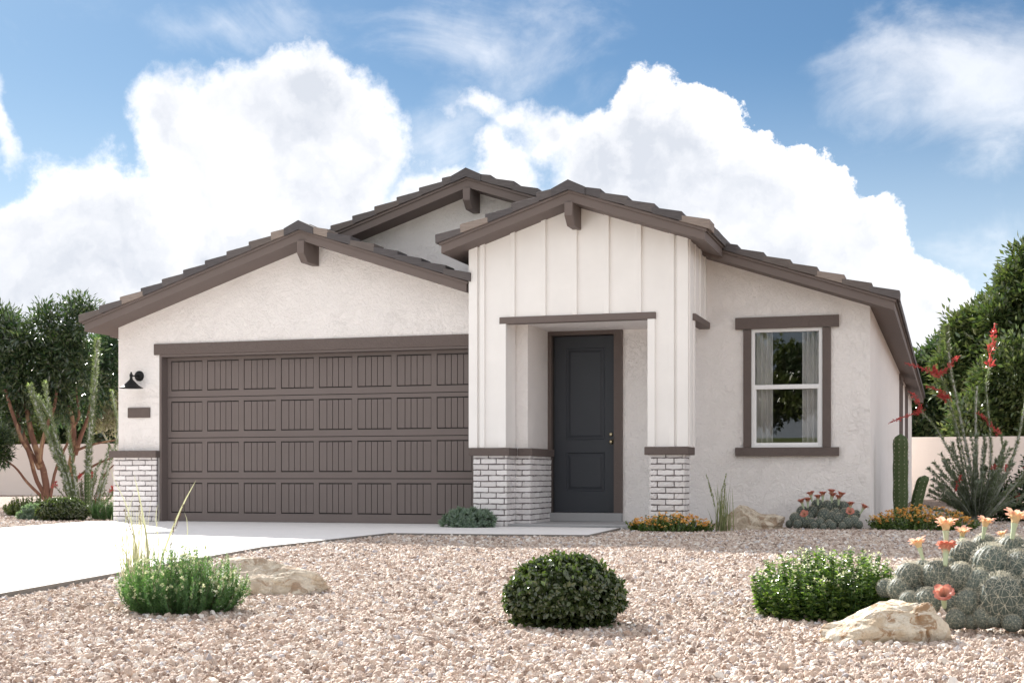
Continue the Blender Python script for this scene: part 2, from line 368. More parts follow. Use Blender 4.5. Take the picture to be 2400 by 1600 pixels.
# ------------------------------------------------------------------ helpers
def link(o, parent=None):
    col.objects.link(o)
    if parent is not None: o.parent = parent
    return o
def tag(o, label=None, cat=None, group=None, kind=None):
    if label: o['label'] = label
    if cat: o['category'] = cat
    if group: o['group'] = group
    if kind: o['kind'] = kind
    return o
def thing(name, label, cat, loc=(0, 0, 0), group=None):
    o = bpy.data.objects.new(name, None); link(o); o.location = loc; o.empty_display_size = 0.2
    return tag(o, label, cat, group)
def np_mesh(name, V, Fc):
    """V (n,3) array, Fc list of (k, faces array)"""
    me = bpy.data.meshes.new(name)
    V = np.asarray(V, dtype=np.float32)
    me.vertices.add(len(V)); me.vertices.foreach_set('co', V.ravel())
    loops = []; starts = []; s = 0
    Fc = np.asarray(Fc, dtype=np.int32); k = Fc.shape[1]
    me.loops.add(Fc.size); me.loops.foreach_set('vertex_index', Fc.ravel())
    me.polygons.add(len(Fc)); me.polygons.foreach_set('loop_start', np.arange(len(Fc), dtype=np.int32)*k)
    me.polygons.foreach_set('loop_total', np.full(len(Fc), k, dtype=np.int32))
    me.update(calc_edges=True); return me
class MB:
    def __init__(s): s.v = []; s.f = []
    def add(s, vs, fs):
        o = len(s.v); s.v += [tuple(p) for p in vs]; s.f += [tuple(i+o for i in q) for q in fs]; return s
    def box(s, x0, x1, y0, y1, z0, z1):
        return s.add([(x0, y0, z0), (x1, y0, z0), (x1, y1, z0), (x0, y1, z0), (x0, y0, z1), (x1, y0, z1), (x1, y1, z1), (x0, y1, z1)],
              [(0, 3, 2, 1), (4, 5, 6, 7), (0, 1, 5, 4), (1, 2, 6, 5), (2, 3, 7, 6), (3, 0, 4, 7)])
    def prism_y(s, poly, y0, y1):       # polygon in XZ, counter-clockwise seen from -Y
        n = len(poly)
        vs = [(x, y0, z) for x, z in poly]+[(x, y1, z) for x, z in poly]
        fs = [tuple(range(n)), tuple(range(2*n-1, n-1, -1))]+[(i, i+n, (i+1) % n+n, (i+1) % n) for i in range(n)]
        return s.add(vs, fs)
    def prism_z(s, poly, z0, z1):
        n = len(poly)
        vs = [(x, y, z0) for x, y in poly]+[(x, y, z1) for x, y in poly]
        fs = [tuple(range(n-1, -1, -1)), tuple(range(n, 2*n))]+[(i, (i+1) % n, (i+1) % n+n, i+n) for i in range(n)]
        return s.add(vs, fs)
    def prism_x(s, poly, x0, x1):       # polygon in YZ
        n = len(poly)
        vs = [(x0, y, z) for y, z in poly]+[(x1, y, z) for y, z in poly]
        fs = [tuple(range(n-1, -1, -1)), tuple(range(n, 2*n))]+[(i, (i+1) % n, (i+1) % n+n, i+n) for i in range(n)]
        return s.add(vs, fs)
    def tube(s, pts, rad, n=7, cap=True):
        pts = [Vector(p) for p in pts]
        if not hasattr(rad, '__len__'): rad = [rad]*len(pts)
        o = len(s.v); up = Vector((0.31, 0.9, 0.2))
        for i, p in enumerate(pts):
            t = (pts[min(i+1, len(pts)-1)]-pts[max(i-1, 0)]).normalized()
            a = t.cross(up).normalized(); b = t.cross(a)
            for k in range(n):
                g = 2*math.pi*k/n
                s.v.append(tuple(p+(a*math.cos(g)+b*math.sin(g))*rad[i]))
        for i in range(len(pts)-1):
            for k in range(n):
                s.f.append((o+i*n+k, o+i*n+(k+1) % n, o+(i+1)*n+(k+1) % n, o+(i+1)*n+k))
        if cap:
            s.f.append(tuple(o+k for k in range(n-1, -1, -1))); q = o+(len(pts)-1)*n; s.f.append(tuple(q+k for k in range(n)))
        return s
    def lathe(s, prof, n=24, c=(0, 0, 0), axis='Z'):
        o = len(s.v)
        for r, h in prof:
            for k in range(n):
                g = 2*math.pi*k/n; a, b = r*math.cos(g), r*math.sin(g)
                p = (a, b, h) if axis == 'Z' else (a, h, b)
                s.v.append((c[0]+p[0], c[1]+p[1], c[2]+p[2]))
        for i in range(len(prof)-1):
            for k in range(n): s.f.append((o+i*n+k, o+i*n+(k+1) % n, o+(i+1)*n+(k+1) % n, o+(i+1)*n+k))
        return s
    def mesh(s, name):
        me = bpy.data.meshes.new(name); me.from_pydata(s.v, [], s.f); me.update(); return me
    def build(s, name, m, parent=None, smooth=False, bevel=0.0, recalc=True):
        me = s.mesh(name)
        return put(name, me, m, parent, smooth, bevel, recalc)
def put(name, me, m, parent=None, smooth=False, bevel=0.0, recalc=True):
    import bmesh
    if recalc or bevel:
        bm = bmesh.new(); bm.from_mesh(me)
        if recalc: bmesh.ops.recalc_face_normals(bm, faces=bm.faces)
        if bevel: bmesh.ops.bevel(bm, geom=list(bm.edges), offset=bevel, segments=1, affect='EDGES', clamp_overlap=True)
        bm.to_mesh(me); bm.free()
    if len(me.materials) == 0: me.materials.append(m)
    if smooth: me.polygons.foreach_set('use_smooth', [True]*len(me.polygons))
    o = bpy.data.objects.new(name, me); return link(o, parent)
def copy_tree(o, parent=None):
    c = o.copy(); col.objects.link(c); c.parent = parent
    for ch in o.children: copy_tree(ch, c)
    return c

# ---- foliage
rng = np.random.default_rng(11)
def unit(a): return a/np.maximum(np.linalg.norm(a, axis=1, keepdims=True), 1e-9)
def leaf_arrays(P, D, N, L, Wd, fold=0.25, full=False, curl=0.0):
    """P base points, D leaf axes, N face normals, L lengths, Wd widths -> verts, quads/tris"""
    D = unit(D); S = unit(np.cross(D, N)); N = unit(np.cross(S, D)); L = L[:, None]; Wd = Wd[:, None]
    if not full:
        mid = P+D*L*0.45
        a = mid+S*Wd*0.5+N*Wd*fold; b = mid-S*Wd*0.5+N*Wd*fold; tip = P+D*L-N*L*curl
        V = np.stack([P, a, tip, b], 1).reshape(-1, 3); n = len(P); i = np.arange(n)[:, None]*4
        Fc = np.concatenate([i+np.array([[0, 1, 2]]), i+np.array([[0, 2, 3]])], 0)
        return V, Fc
    m1 = P+D*L*0.3; m2 = P+D*L*0.72-N*L*curl*0.4; tip = P+D*L-N*L*curl
    a1 = m1+S*Wd*0.46+N*Wd*fold; b1 = m1-S*Wd*0.46+N*Wd*fold; a2 = m2+S*Wd*0.40+N*Wd*fold*.8; b2 = m2-S*Wd*0.40+N*Wd*fold*.8
    V = np.stack([P, a1, a2, tip, b2, b1], 1).reshape(-1, 3); n = len(P); i = np.arange(n)[:, None]*6
    Fc = np.concatenate([i+np.array([[0, 1, 2, 3]]), i+np.array([[0, 3, 4, 5]])], 0)
    return V, Fc
def foliage(name, P, D, N, L, Wd, m, parent, fold=0.25, full=False, curl=0.0, kind='stuff'):
    V, Fc = leaf_arrays(P, D, N, L, Wd, fold, full, curl)
    me = np_mesh(name, V, Fc); o = put(name, me, m, parent, False, 0, False)
    if kind: o['kind'] = kind
    return o
def rdir(n): return unit(rng.normal(size=(n, 3)))
def crown(name, lumps, ncl, per, clr, L, W, m, parent, droop=0.0, inner=0.45):
    lumps = [(Vector(c), r) for c, r in lumps]
    for c, r in list(lumps):             # satellites roughen the outline
        for _ in range(6):
            v = Vector(tuple(rdir(1)[0])); q = rnd.uniform(.20, .46)
            lumps.append((c+Vector((v.x*r[0], v.y*r[1], v.z*r[2]))*rnd.uniform(.85, 1.22), (r[0]*q, r[1]*q, r[2]*q)))
    lumps = [(c, tuple(q*.86 for q in r)) for c, r in lumps]
    """lumps: (centre, (rx,ry,rz)); clusters of leaves through the outer shell of every lump"""
    w = np.array([r[0]*r[2] for _, r in lumps]); w = w/w.sum()
    idx = rng.choice(len(lumps), ncl, p=w)
    C = np.array([tuple(c) for c, _ in lumps])[idx]; RR = np.array([r for _, r in lumps])[idx]
    d = rdir(ncl); rad = (inner+(1.08-inner)*rng.random(ncl)**0.6)[:, None]
    cc = C+d*RR*rad
    k = rng.poisson(per, ncl).clip(3); I = np.repeat(np.arange(ncl), k); n = len(I)
    ax = unit(d+rng.normal(size=d.shape)*0.6+np.array([0, 0, 0.25]))[I]
    offs = rng.normal(size=(n, 3))*clr*0.42          # leaves radiate from the end of each twig
    P = cc[I]+offs
    D = unit(unit(offs)*0.85+ax*0.55+rdir(n)*0.35+np.array([0, 0, -droop])); N = unit(rdir(n)*0.8+np.array([0, 0, 0.9]))
    s = 0.7+0.6*rng.random(n)
    return foliage(name, P, D, N, L*s, W*s, m, parent, full=False)

# ------------------------------------------------------------------ ground, drive, walk
g = MB(); g.add([(-400, -300, G), (400, -300, G), (400, 600, G), (-400, 600, G)], [(0, 1, 2, 3)])
tag(g.build('ground', M['ground']), kind='structure')
DZ = -0.03
dp = [gr(0, 1388, DZ), gr(613, 1280, DZ), gr(913, 1247.7, DZ)]
e0 = dp[0]+(dp[0]-dp[1]).normalized()*9
drive = [(e0.x, e0.y), (dp[1].x, dp[1].y), (dp[2].x, dp[2].y), (-5.10, dp[2].y+0.02), (-5.10, 17.02), (-5.88, 17.02), (-5.88, 17.68), (-10.83, 17.68), (-10.83, 17.38), (-11.5, 17.38)]
fl = gr(205, 1221, DZ); fa = gr(0, 1236, DZ)
drive += [(fl.x, fl.y), (fa.x, fa.y), (fa.x-0.5, 9.0), (fa.x-0.8, 2.0), (-9.0, -3.0)]
def slab(name, poly, z0, z1, m):
    b = MB().prism_z(poly, z0, z1); return b
def inset_joint(pts): pass
# the drive is cast in bays with sawn joints between them
from mathutils.geometry import tessellate_polygon
def poly_area(p): return 0.5*sum(p[i][0]*p[(i+1) % len(p)][1]-p[(i+1) % len(p)][0]*p[i][1] for i in range(len(p)))
def clip(poly, n, d):                  # keep n.p <= d
    out = []
    for i in range(len(poly)):
        a, b = poly[i], poly[(i+1) % len(poly)]
        fa_, fb_ = n[0]*a[0]+n[1]*a[1]-d, n[0]*b[0]+n[1]*b[1]-d
        if fa_ <= 0: out.append(a)
        if fa_*fb_ < 0:
            t = fa_/(fa_-fb_); out.append((a[0]+(b[0]-a[0])*t, a[1]+(b[1]-a[1])*t))
    return out
root = tag(MB().prism_z(drive, G-0.05, DZ-0.006).build('driveway', M['seam']), kind='structure')
gap = 0.007
ys = [-4, 3.4, 7.6, 11.0, 14.15, 18.0]; xs = [-14, -8.47, -4.0]
for i in range(len(ys)-1):
    for j in range(len(xs)-1):
        p = drive
        # the far side bay is concave: cut by bands, then join nothing
        p = clip(p, (0, -1), -(ys[i]+gap/2)); p = clip(p, (0, 1), ys[i+1]-gap/2)
        p = clip(p, (-1, 0), -(xs[j]+gap/2)); p = clip(p, (1, 0), xs[j+1]-gap/2)
        if len(p) < 3 or abs(poly_area(p)) < 0.02: continue
        if poly_area(p) < 0: p = p[::-1]
        MB().prism_z(p, G-0.04, DZ).build('slab', M['concrete'], root)
# steel edging between drive and gravel
edge = [(e0.x, e0.y), (dp[1].x, dp[1].y), (dp[2].x, dp[2].y), (-5.06, dp[2].y+0.02)]
# walk to the porch
w0 = gr(1378, 1252.5, DZ); w1 = gr(1455, 1235.5, DZ)
walk = [(-5.09, dp[2].y+0.02), (w0.x, w0.y), (w1.x, w1.y), (w1.x+0.05, 17.04), (-5.09, 17.04)]
wk = tag(MB().prism_z(walk, G-0.04, DZ).build('footpath', M['concrete']), kind='structure')
edge += [(w0.x, w0.y), (w1.x, w1.y), (w1.x+0.08, 17.0)]
eb = MB()
for a, b in zip(edge[:-1], edge[1:]):
    a = Vector((*a, 0)); b = Vector((*b, 0)); t = (b-a).normalized(); nrm = Vector((t.y, -t.x, 0))*0.012
    q = [a+nrm*0.1, b+nrm*0.1+t*0.004, b+nrm+t*0.004, a+nrm]
    eb.prism_z([(p.x, p.y) for p in q], G-0.05, DZ-0.002)
tag(eb.build('kerb_strip', M['iron']), kind='structure')
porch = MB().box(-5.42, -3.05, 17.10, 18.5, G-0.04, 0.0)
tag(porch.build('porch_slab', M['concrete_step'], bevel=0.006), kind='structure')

# ------------------------------------------------------------------ house
H = thing('house', 'single storey white stucco house with brown trim, two car garage and gabled porch', 'house', (-6, 18.5, 0))
HI = Matrix.Translation((6, -18.5, 0))
class HP:                               # geometry is written in world metres; parts hang on the house empty
    pass
def hp(mb, name, m, parent=None, bevel=0.0, smooth=False, label=None):
    o = mb.build(name, m, parent or H, smooth, bevel)
    if (parent or H) is H: o.location = (6, -18.5, 0)
    if label: o['label'] = label
    return o
SL = 1/3
def roofz(rx, rz, x): return rz-abs(x-rx)*SL
MAIN = (-6.326, 4.745); GAR = (-8.36, 3.95); POR = (-4.49, 4.178)
TK = 0.135                              # fascia height
def gable_wall(mb, x0, x1, z0, rx, rz, y0, y1, holes=(), drop=TK-0.02):
    xs_ = sorted(set([x0, x1]+([rx] if x0 < rx < x1 else [])+[h[0] for h in holes]+[h[1] for h in holes]))
    xs_ = [x for x in xs_ if x0 <= x <= x1]
    for a, b in zip(xs_[:-1], xs_[1:]):
        ta, tb = roofz(rx, rz, a)-drop, roofz(rx, rz, b)-drop
        hs = [h for h in holes if h[0] <= a+1e-6 and h[1] >= b-1e-6]
        if not hs: mb.prism_y([(a, z0), (b, z0), (b, tb), (a, ta)], y0, y1)
        else:
            h = hs[0]
            if h[2] > z0+1e-4: mb.box(a, b, y0, y1, z0, h[2])
            mb.prism_y([(a, h[3]), (b, h[3]), (b, tb), (a, ta)], y0, y1)
# garage
GX0, GX1, GY = -11.485, -5.27, 17.5
OX0, OX1, OZ = -10.80, -5.90, 2.36
w = MB(); gable_wall(w, GX0, GX1, G-0.02, *GAR, GY, GY+0.20, [(OX0, OX1, G-0.02, OZ)]); hp(w, 'garage_wall', M['stucco'])
w = MB(); w.prism_x([(GY+0.20, G), (18.5, G), (18.5, 2.75), (GY+0.20, 2.75)], GX0, GX0+0.18); hp(w, 'side_wall', M['stucco'])
w = MB(); w.prism_x([(GY+0.20, G), (18.5, G), (18.5, 2.80), (GY+0.20, 2.80)], GX1-0.18, GX1); hp(w, 'side_wall', M['stucco'])
# main body
MX0, MX1, MY, MB_ = -11.71, -0.944, 18.5, 41.0
DOOR = (-5.205, -4.345, 0.115, 2.55)
WIN = (-2.445, -1.585, 1.06, 2.555)
p0 = at(1761, 1048, 18.5); p1 = at(1928, 768, 18.5); WIN = (p0.x, p1.x, p0.z, p1.z-0.0)
w = MB(); gable_wall(w, MX0, MX1, G-0.02, *MAIN, MY, MY+0.18, [(DOOR[0]-0.06, DOOR[1]+0.06, 0.02, DOOR[3]+0.07), (WIN[0], WIN[1], WIN[2], WIN[3])]); hp(w, 'front_wall', M['stucco'])
zt = roofz(*MAIN, MX1)-TK+0.02
SW = [(30.3, 31.5, 1.0, 2.62), (34.5, 35.7, 1.0, 2.62)]
w = MB(); ycur = MY+0.18
for (a, b, z0, z1) in SW:
    w.box(MX1-0.18, MX1, ycur, a, G-0.02, zt); w.box(MX1-0.18, MX1, a, b, G-0.02, z0); w.box(MX1-0.18, MX1, a, b, z1, zt); ycur = b
w.box(MX1-0.18, MX1, ycur, MB_, G-0.02, zt); hp(w, 'side_wall', M['stucco'])
w = MB(); w.box(MX0, MX0+0.18, MY+0.18, MB_, G-0.02, zt); hp(w, 'side_wall', M['stucco'])
w = MB(); gable_wall(w, MX0, MX1, G-0.02, *MAIN, MB_, MB_+0.18); hp(w, 'back_wall', M['stucco'])
# side windows
for (a, b, z0, z1) in SW:
    fr_ = MB(); x0, x1 = MX1, MX1+0.035
    fr_.box(x0, x1, a-0.11, a, z0, z1).box(x0, x1, b, b+0.11, z0, z1).box(x0-0.001, x1+0.012, a-0.2, b+0.2, z1, z1+0.14).box(x0-0.001, x1+0.012, a-0.2, b+0.2, z0-0.11, z0)
    wn = hp(fr_, 'side_window', M['brown'])
    MB().box(MX1-0.09, MX1-0.05, a, b, z0, z0+0.05).box(MX1-0.09, MX1-0.05, a, b, z1-0.05, z1).box(MX1-0.09, MX1-0.05, a, a+0.05, z0+0.05, z1-0.05).box(MX1-0.09, MX1-0.05, b-0.05, b, z0+0.05, z1-0.05).build('frame', M['vinyl'], wn)
    MB().box(MX1-0.075, MX1-0.069, a+0.05, b-0.05, z0+0.05, z1-0.05).build('pane', M['glass'], wn)

# roofs
def roof(rx, rz, hl, hr, yf, yb, name='roof'):
    xl, xr = rx-hl, rx+hr; zl, zr = rz-hl*SL, rz-hr*SL
    mb = MB()
    mb.prism_y([(xl, zl-TK), (rx, rz-TK), (rx, rz), (xl, zl)], yf, yb)
    mb.prism_y([(rx, rz-TK), (xr, zr-TK), (xr, zr), (rx, rz)], yf, yb)
    r = hp(mb, name, M['brown'])
    f = MB()                            # drip board: a thin second fascia on top of the first
    t = 0.028; o = 0.022
    f.prism_y([(xl-o, zl-t-o*SL), (rx, rz-t), (rx, rz+0.002), (xl-o, zl+0.002-o*SL)], yf-o, yf-0.0005)
    f.prism_y([(rx, rz-t), (xr+o, zr-t-o*SL), (xr+o, zr+0.002-o*SL), (rx, rz+0.002)], yf-o, yf-0.0005)
    f.prism_x([(yf-0.0, zr-t), (yb, zr-t), (yb, zr+0.001), (yf-0.0, zr+0.001)], xr+0.0005, xr+o)
    f.prism_x([(yf-0.0, zl-t), (yb, zl-t), (yb, zl+0.001), (yf-0.0, zl+0.001)], xl-o, xl-0.0005)
    f.build('drip_board', M['brown'], r)
    return r
PITCH = 0.338
def rake_tile(rx, rz, s, x_lo, x_hi, y, d, parent, mi):
    """one edge tile; s=-1 left slope, +1 right slope. x distances from ridge: x_lo nearer the ridge"""
    za, zb = rz-x_lo*SL, rz-x_hi*SL
    xa, xb = rx+s*x_lo, rx+s*(x_hi+0.035)
    zb -= 0.035*SL
    jig = rnd.uniform(-0.004, 0.004)
    lo_a, hi_a = za+0.001, za+0.074+jig
    lo_b, hi_b = zb+0.010+jig, zb+0.126+jig
    if s < 0: poly = [(xb, lo_b), (xa, lo_a), (xa, hi_a), (xb-0.004, hi_b)]
    else: poly = [(xa, lo_a), (xb, lo_b), (xb+0.004, hi_b), (xa, hi_a)]
    mb = MB(); yy = y-0.048+rnd.uniform(-0.003, 0.003)
    mb.prism_y(poly, yy, y+d)
    return hp(mb, 'roof_tile', M['tiles'][mi], bevel=0.006)
COLS = {}
def tiles(rx, rz, hl, hr, yf, yb, pat_l, pat_r, depth=0.30, xcut_l=0.0, xcut_r=0.0):
    for s, h, pat, cut in ((-1, hl, pat_l, xcut_l), (1, hr, pat_r, xcut_r)):
        n = int(round((h-0.10)/PITCH)); k = 0
        x = h+0.03
        while x > 0.16:
            x2 = max(x-PITCH, 0.08)
            if x2 >= cut-0.2:
                rake_tile(rx, rz, s, x2, x, yf, depth, H, pat[k % len(pat)])
            k += 1; x -= PITCH
    # ridge cap
    def cap(y0, y1, mi, lift=0.0):
        mb = MB(); h = 0.215; z0 = rz+0.034+lift; t = 0.062
        mb.prism_y([(rx-h, z0-h*SL-0.035), (rx, rz+0.004), (rx, z0+t+0.03), (rx-h, z0-h*SL+t)], y0, y1)
        mb.prism_y([(rx, rz+0.004), (rx+h, z0-h*SL-0.035), (rx+h, z0-h*SL+t), (rx, z0+t+0.03)], y0, y1)
        return hp(mb, 'ridge_tile', M['tiles'][mi])
    y = yf-0.065; k = 0
    while y < min(yb, yf+2.0):
        cap(y, y+0.36, (0, 1, 0, 2)[k % 4], 0.008*(k % 2)); y += 0.36; k += 1
    # field tiles behind the edge course: joined
    mb = MB(); r2 = random.Random(3)
    for s, h in ((-1, hl), (1, hr)):
        x = h+0.02
        while x > 0.1:
            x2 = max(x-PITCH, 0.03); y = yf+depth+0.006
            while y < yb-0.1:
                y2 = min(y+0.32, yb)
                j = r2.uniform(-0.004, 0.004)
                za, zb = rz-x2*SL, rz-(x+0.03)*SL
                xa, xb = rx+s*x2, rx+s*(x+0.03)
                poly = [(xa, za+0.003), (xb, zb+0.01), (xb, zb+0.110+j), (xa, za+0.065+j)]
                if s < 0: poly = poly[::-1]
                mb.prism_y(poly, y+0.002, y2-0.002); y = y2
            x -= PITCH
    o = hp(mb, 'roof_tile_field', M['tiles'][1]); o['kind'] = 'stuff'
# the right slope dies into the porch wall
GHR = -5.975-GAR[0]; gh = -11.755-GAR[0]
roof(*GAR, -gh, GHR, 17.06, 18.5, 'garage_roof')
tiles(*GAR, -gh, GHR, 17.06, 18.09, [2, 1, 3, 0, 1, 0, 0, 1, 2, 3], [1, 0, 0, 0, 2, 0, 3, 3, 1, 0], xcut_r=0)
roof(*MAIN, 5.70, 5.70, 18.1, 41.4, 'main_roof')
tiles(*MAIN, 5.70, 5.70, 18.1, 41.3, [1, 0, 1, 0, 1, 0, 1, 0, 1, 1, 1, 2, 1, 2, 1, 1], [1, 2, 3, 2, 2, 1, 0, 1, 0, 1, 0, 1, 1, 0, 1, 1])
roof(*POR, 1.70, 1.70, 16.70, 18.6, 'porch_roof')
tiles(*POR, 1.70, 1.70, 16.70, 18.55, [1, 3, 0, 1, 1], [3, 0, 1, 1, 0])
# ridge brackets
def bracket(rx, rz, yf, yw):
    z = rz-TK-0.012; w_ = 0.052
    mb = MB(); mb.prism_x([(yf+0.0, z), (yf+0.0, z-0.17), (yf+0.13, z-0.28), (yw, z-0.28), (yw, z)], rx-w_, rx+w_)
    hp(mb, 'bracket', M['brown'], bevel=0.004)
bracket(GAR[0]+0.02, GAR[1], 17.02, 17.5); bracket(MAIN[0], MAIN[1], 18.06, 18.5); bracket(POR[0], POR[1], 16.66, 17.1)

# garage opening trim and door
t = MB(); hz = OZ
hl_ = at(360.4, 806.5, 17.47)
t.box(hl_.x, -5.95, GY-0.035, GY-0.0005, OZ, OZ+0.155); hp(t, 'header_board', M['stucco_brown'], bevel=0.004)
t = MB(); t.box(OX0, OX0+0.035, GY-0.012, 17.70, G, OZ-0.03).box(OX1-0.035, OX1, GY-0.012, 17.70, G, OZ-0.03).box(OX0, OX1, GY-0.012, 17.70, OZ-0.03, OZ-0.001)
hp(t, 'jamb', M['brown_door'])
GD0, GD1 = OX0+0.037, OX1-0.037; PY = 17.66; SH = 0.5855
gd = hp(MB().box(GD0, GD1, PY+0.012, PY+0.04, DZ+0.002, OZ-0.03), 'garage_door', M['seam'])
gd0 = at(403, 1000, PY).x; pitch = (at(660, 1000, PY).x-gd0)/3
pw = at(474.5, 1000, PY).x-gd0
pan = MB(); ph = 0.425
xs5 = [0, 0.232, 0.408, 0.588, 0.765, 1.0]
for i in range(5):
    pan.box(pw*xs5[i]+0.005, pw*xs5[i+1]-0.003, -0.007, 0.010, 0.012, ph-0.012)
pan_me = pan.mesh('panel')
import bmesh as _bm
b2 = _bm.new(); b2.from_mesh(pan_me); _bm.ops.recalc_face_normals(b2, faces=b2.faces); _bm.ops.bevel(b2, geom=list(b2.edges), offset=0.002, segments=1, affect='EDGES'); b2.to_mesh(pan_me); b2.free()
pan_me.materials.append(M['brown_door'])
for s in range(4):
    z0 = DZ+0.004+0.0+s*SH+(0.03 if s else 0.0); z1 = DZ+0.03+(s+1)*SH-0.006
    if s == 3: z1 = OZ-0.034
    zp = 0.10+s*0.5855-0.005; sec = MB()
    top_r, bot_r = zp+ph, zp
    sec.box(GD0, GD1, PY-0.012, PY+0.010, z0, bot_r-0.004); sec.box(GD0, GD1, PY-0.012, PY+0.010, top_r+0.004, z1)
    cur = GD0
    for p in range(8):
        xp = gd0+p*pitch
        sec.box(cur, xp-0.004, PY-0.012, PY+0.010, bot_r-0.004, top_r+0.004); cur = xp+pw+0.004
        o = bpy.data.objects.new('panel', pan_me); link(o, gd); o.location = (xp, PY, zp)
    sec.box(cur, GD1, PY-0.012, PY+0.010, bot_r-0.004, top_r+0.004)
    sec.build('section', M['brown_door'], gd)
MB().box(GD0, GD1, PY-0.006, PY+0.012, DZ+0.0005, DZ+0.004).build('seal', M['seam'], gd)

# porch front: board and batten over brick piers
BF = 17.10; PX0, PX1 = at(1101, 800, BF).x, at(1614, 800, BF).x
OPL, OPR = at(1187.7, 900, BF).x, at(1519, 900, BF).x
BEAM1 = at(1170.5, 743.7, BF-0.03).z; BEAM0 = at(1170.5, 759.2, BF-0.03).z
CAPT = 0.985; CAPB = 0.885
w = MB(); gable_wall(w, PX0, PX1, CAPT-0.01, *POR, BF, BF+0.10, [(OPL, OPR, CAPT-0.01, BEAM0+0.01)]); hp(w, 'porch_wall', M['white'])
# leg returns and upper side walls
LEGD = 17.48
w = MB(); w.box(PX0+0.001, OPL, BF+0.10, LEGD+0.0, CAPT-0.01, roofz(*POR, PX0)-TK+0.05); hp(w, 'porch_leg', M['white'])
w = MB(); w.box(OPR, PX1-0.001, BF+0.10, LEGD, CAPT-0.01, BEAM0+0.02); hp(w, 'porch_leg', M['white'])
zs = roofz(*POR, PX1)-TK+0.02
w = MB(); w.box(PX1-0.10, PX1-0.0005, BF+0.10, MY, BEAM0+0.02, zs); hp(w, 'porch_side_wall', M['white'])
w = MB(); w.box(PX0+0.0015, PX0+0.10, LEGD, MY, 2.8, zs); hp(w, 'porch_side_wall', M['white'])
w = MB(); w.box(PX0+0.11, PX1-0.11, BF+0.10, MY, BEAM0+0.03, BEAM0+0.05); hp(w, 'porch_ceiling', M['stucco'])
def batten(x0, x1, z0, z1a, z1b, y0=BF-0.040, y1=BF-0.0005, name='batten'):
    mb = MB().prism_y([(x0, z0), (x1, z0), (x1, z1b), (x0, z1a)], y0, y1)
    return hp(mb, name, M['white'], bevel=0.003)
zr_ = lambda x: roofz(*POR, x)-TK+0.008
for px_ in (1203, 1275, 1348, 1423, 1498.5):
    x = at(px_, 650, BF).x; hw = 0.031
    batten(x-hw, x+hw, BEAM1+0.001, zr_(x-hw), zr_(x+hw))
for a, b, nm, y0 in ((1101, 1121, 'corner_board', BF-0.045), (1126.5, 1137.5, 'batten', BF-0.040), (1569, 1581, 'batten', BF-0.040), (1588, 1614, 'corner_board', BF-0.045)):
    xa, xb = at(a, 800, BF).x, at(b, 800, BF).x
    batten(xa, xb, CAPT+0.001, zr_(xa), zr_(xb), y0=y0, name=nm)
for a, b in ((1169.5, 1187.7), (1519, 1536)):
    xa, xb = at(a, 900, BF).x, at(b, 900, BF).x
    batten(xa, xb, CAPT+0.001, BEAM0-0.001, BEAM0-0.001, name='opening_board')
# battens on the right side wall
for y in (17.14, 17.52, 17.90, 18.28):
    z0 = BEAM1+0.001 if y > 17.2 else CAPT+0.001
    mb = MB().box(PX1, PX1+0.018, y-0.03, y+0.03, z0, zr_(PX1+0.018)); hp(mb, 'batten', M['white'], bevel=0.003)
mb = MB().box(PX1, PX1+0.018, LEGD-0.085, LEGD, CAPT+0.001, BEAM0-0.001); hp(mb, 'opening_board', M['white'], bevel=0.003)
# beams
bx0, bx1 = at(1170.5, 750, BF-0.03).x, at(1536.5, 750, BF-0.03).x
t = MB().box(bx0, bx1, BF-0.035, BF+0.11, BEAM0, BEAM1); hp(t, 'beam', M['brown'], bevel=0.004)
t = MB().box(PX1-0.11, PX1+0.04, LEGD-0.10, MY-0.002, BEAM0, BEAM1); hp(t, 'beam', M['brown'], bevel=0.004)
# brick wainscots: backing in mortar, each brick a piece
brick_me = {}
def brick_mesh(L, k):
    key = (round(L, 2), k)
    if key in brick_me: return brick_me[key]
    rb = random.Random(hash(key) % 9999); h = 0.0585; d = 0.03
    import bmesh
    bm = bmesh.new(); nx = 5
    def pt_(i, j, fr):
        x = L*i/nx; z = h*j/2
        ex = 0.003 if i in (0, nx) else 0; ez = 0.0035 if j in (0, 2) else 0
        x += rb.uniform(-1, 1)*ex; z += rb.uniform(-1, 1)*ez
        y = (-d+rb.uniform(0, 0.006)) if fr else 0
        return bm.verts.new((x, y, z))
    fr_ = [[pt_(i, j, 1) for i in range(nx+1)] for j in range(3)]
    ring = [fr_[0][i] for i in range(nx+1)]+[fr_[1][nx]]+[fr_[2][i] for i in range(nx, -1, -1)]+[fr_[1][0]]
    bk = [bm.verts.new((v.co.x, 0, v.co.z)) for v in ring]
    for j in range(2):
        for i in range(nx): bm.faces.new((fr_[j][i], fr_[j][i+1], fr_[j+1][i+1], fr_[j+1][i]))
    for i in range(len(ring)):
        q = (i+1) % len(ring); bm.faces.new((ring[q], ring[i], bk[i], bk[q]))
    me = bpy.data.meshes.new('brick'); bm.to_mesh(me); bm.free(); me.materials.append(M['brick']); brick_me[key] = me
    return me
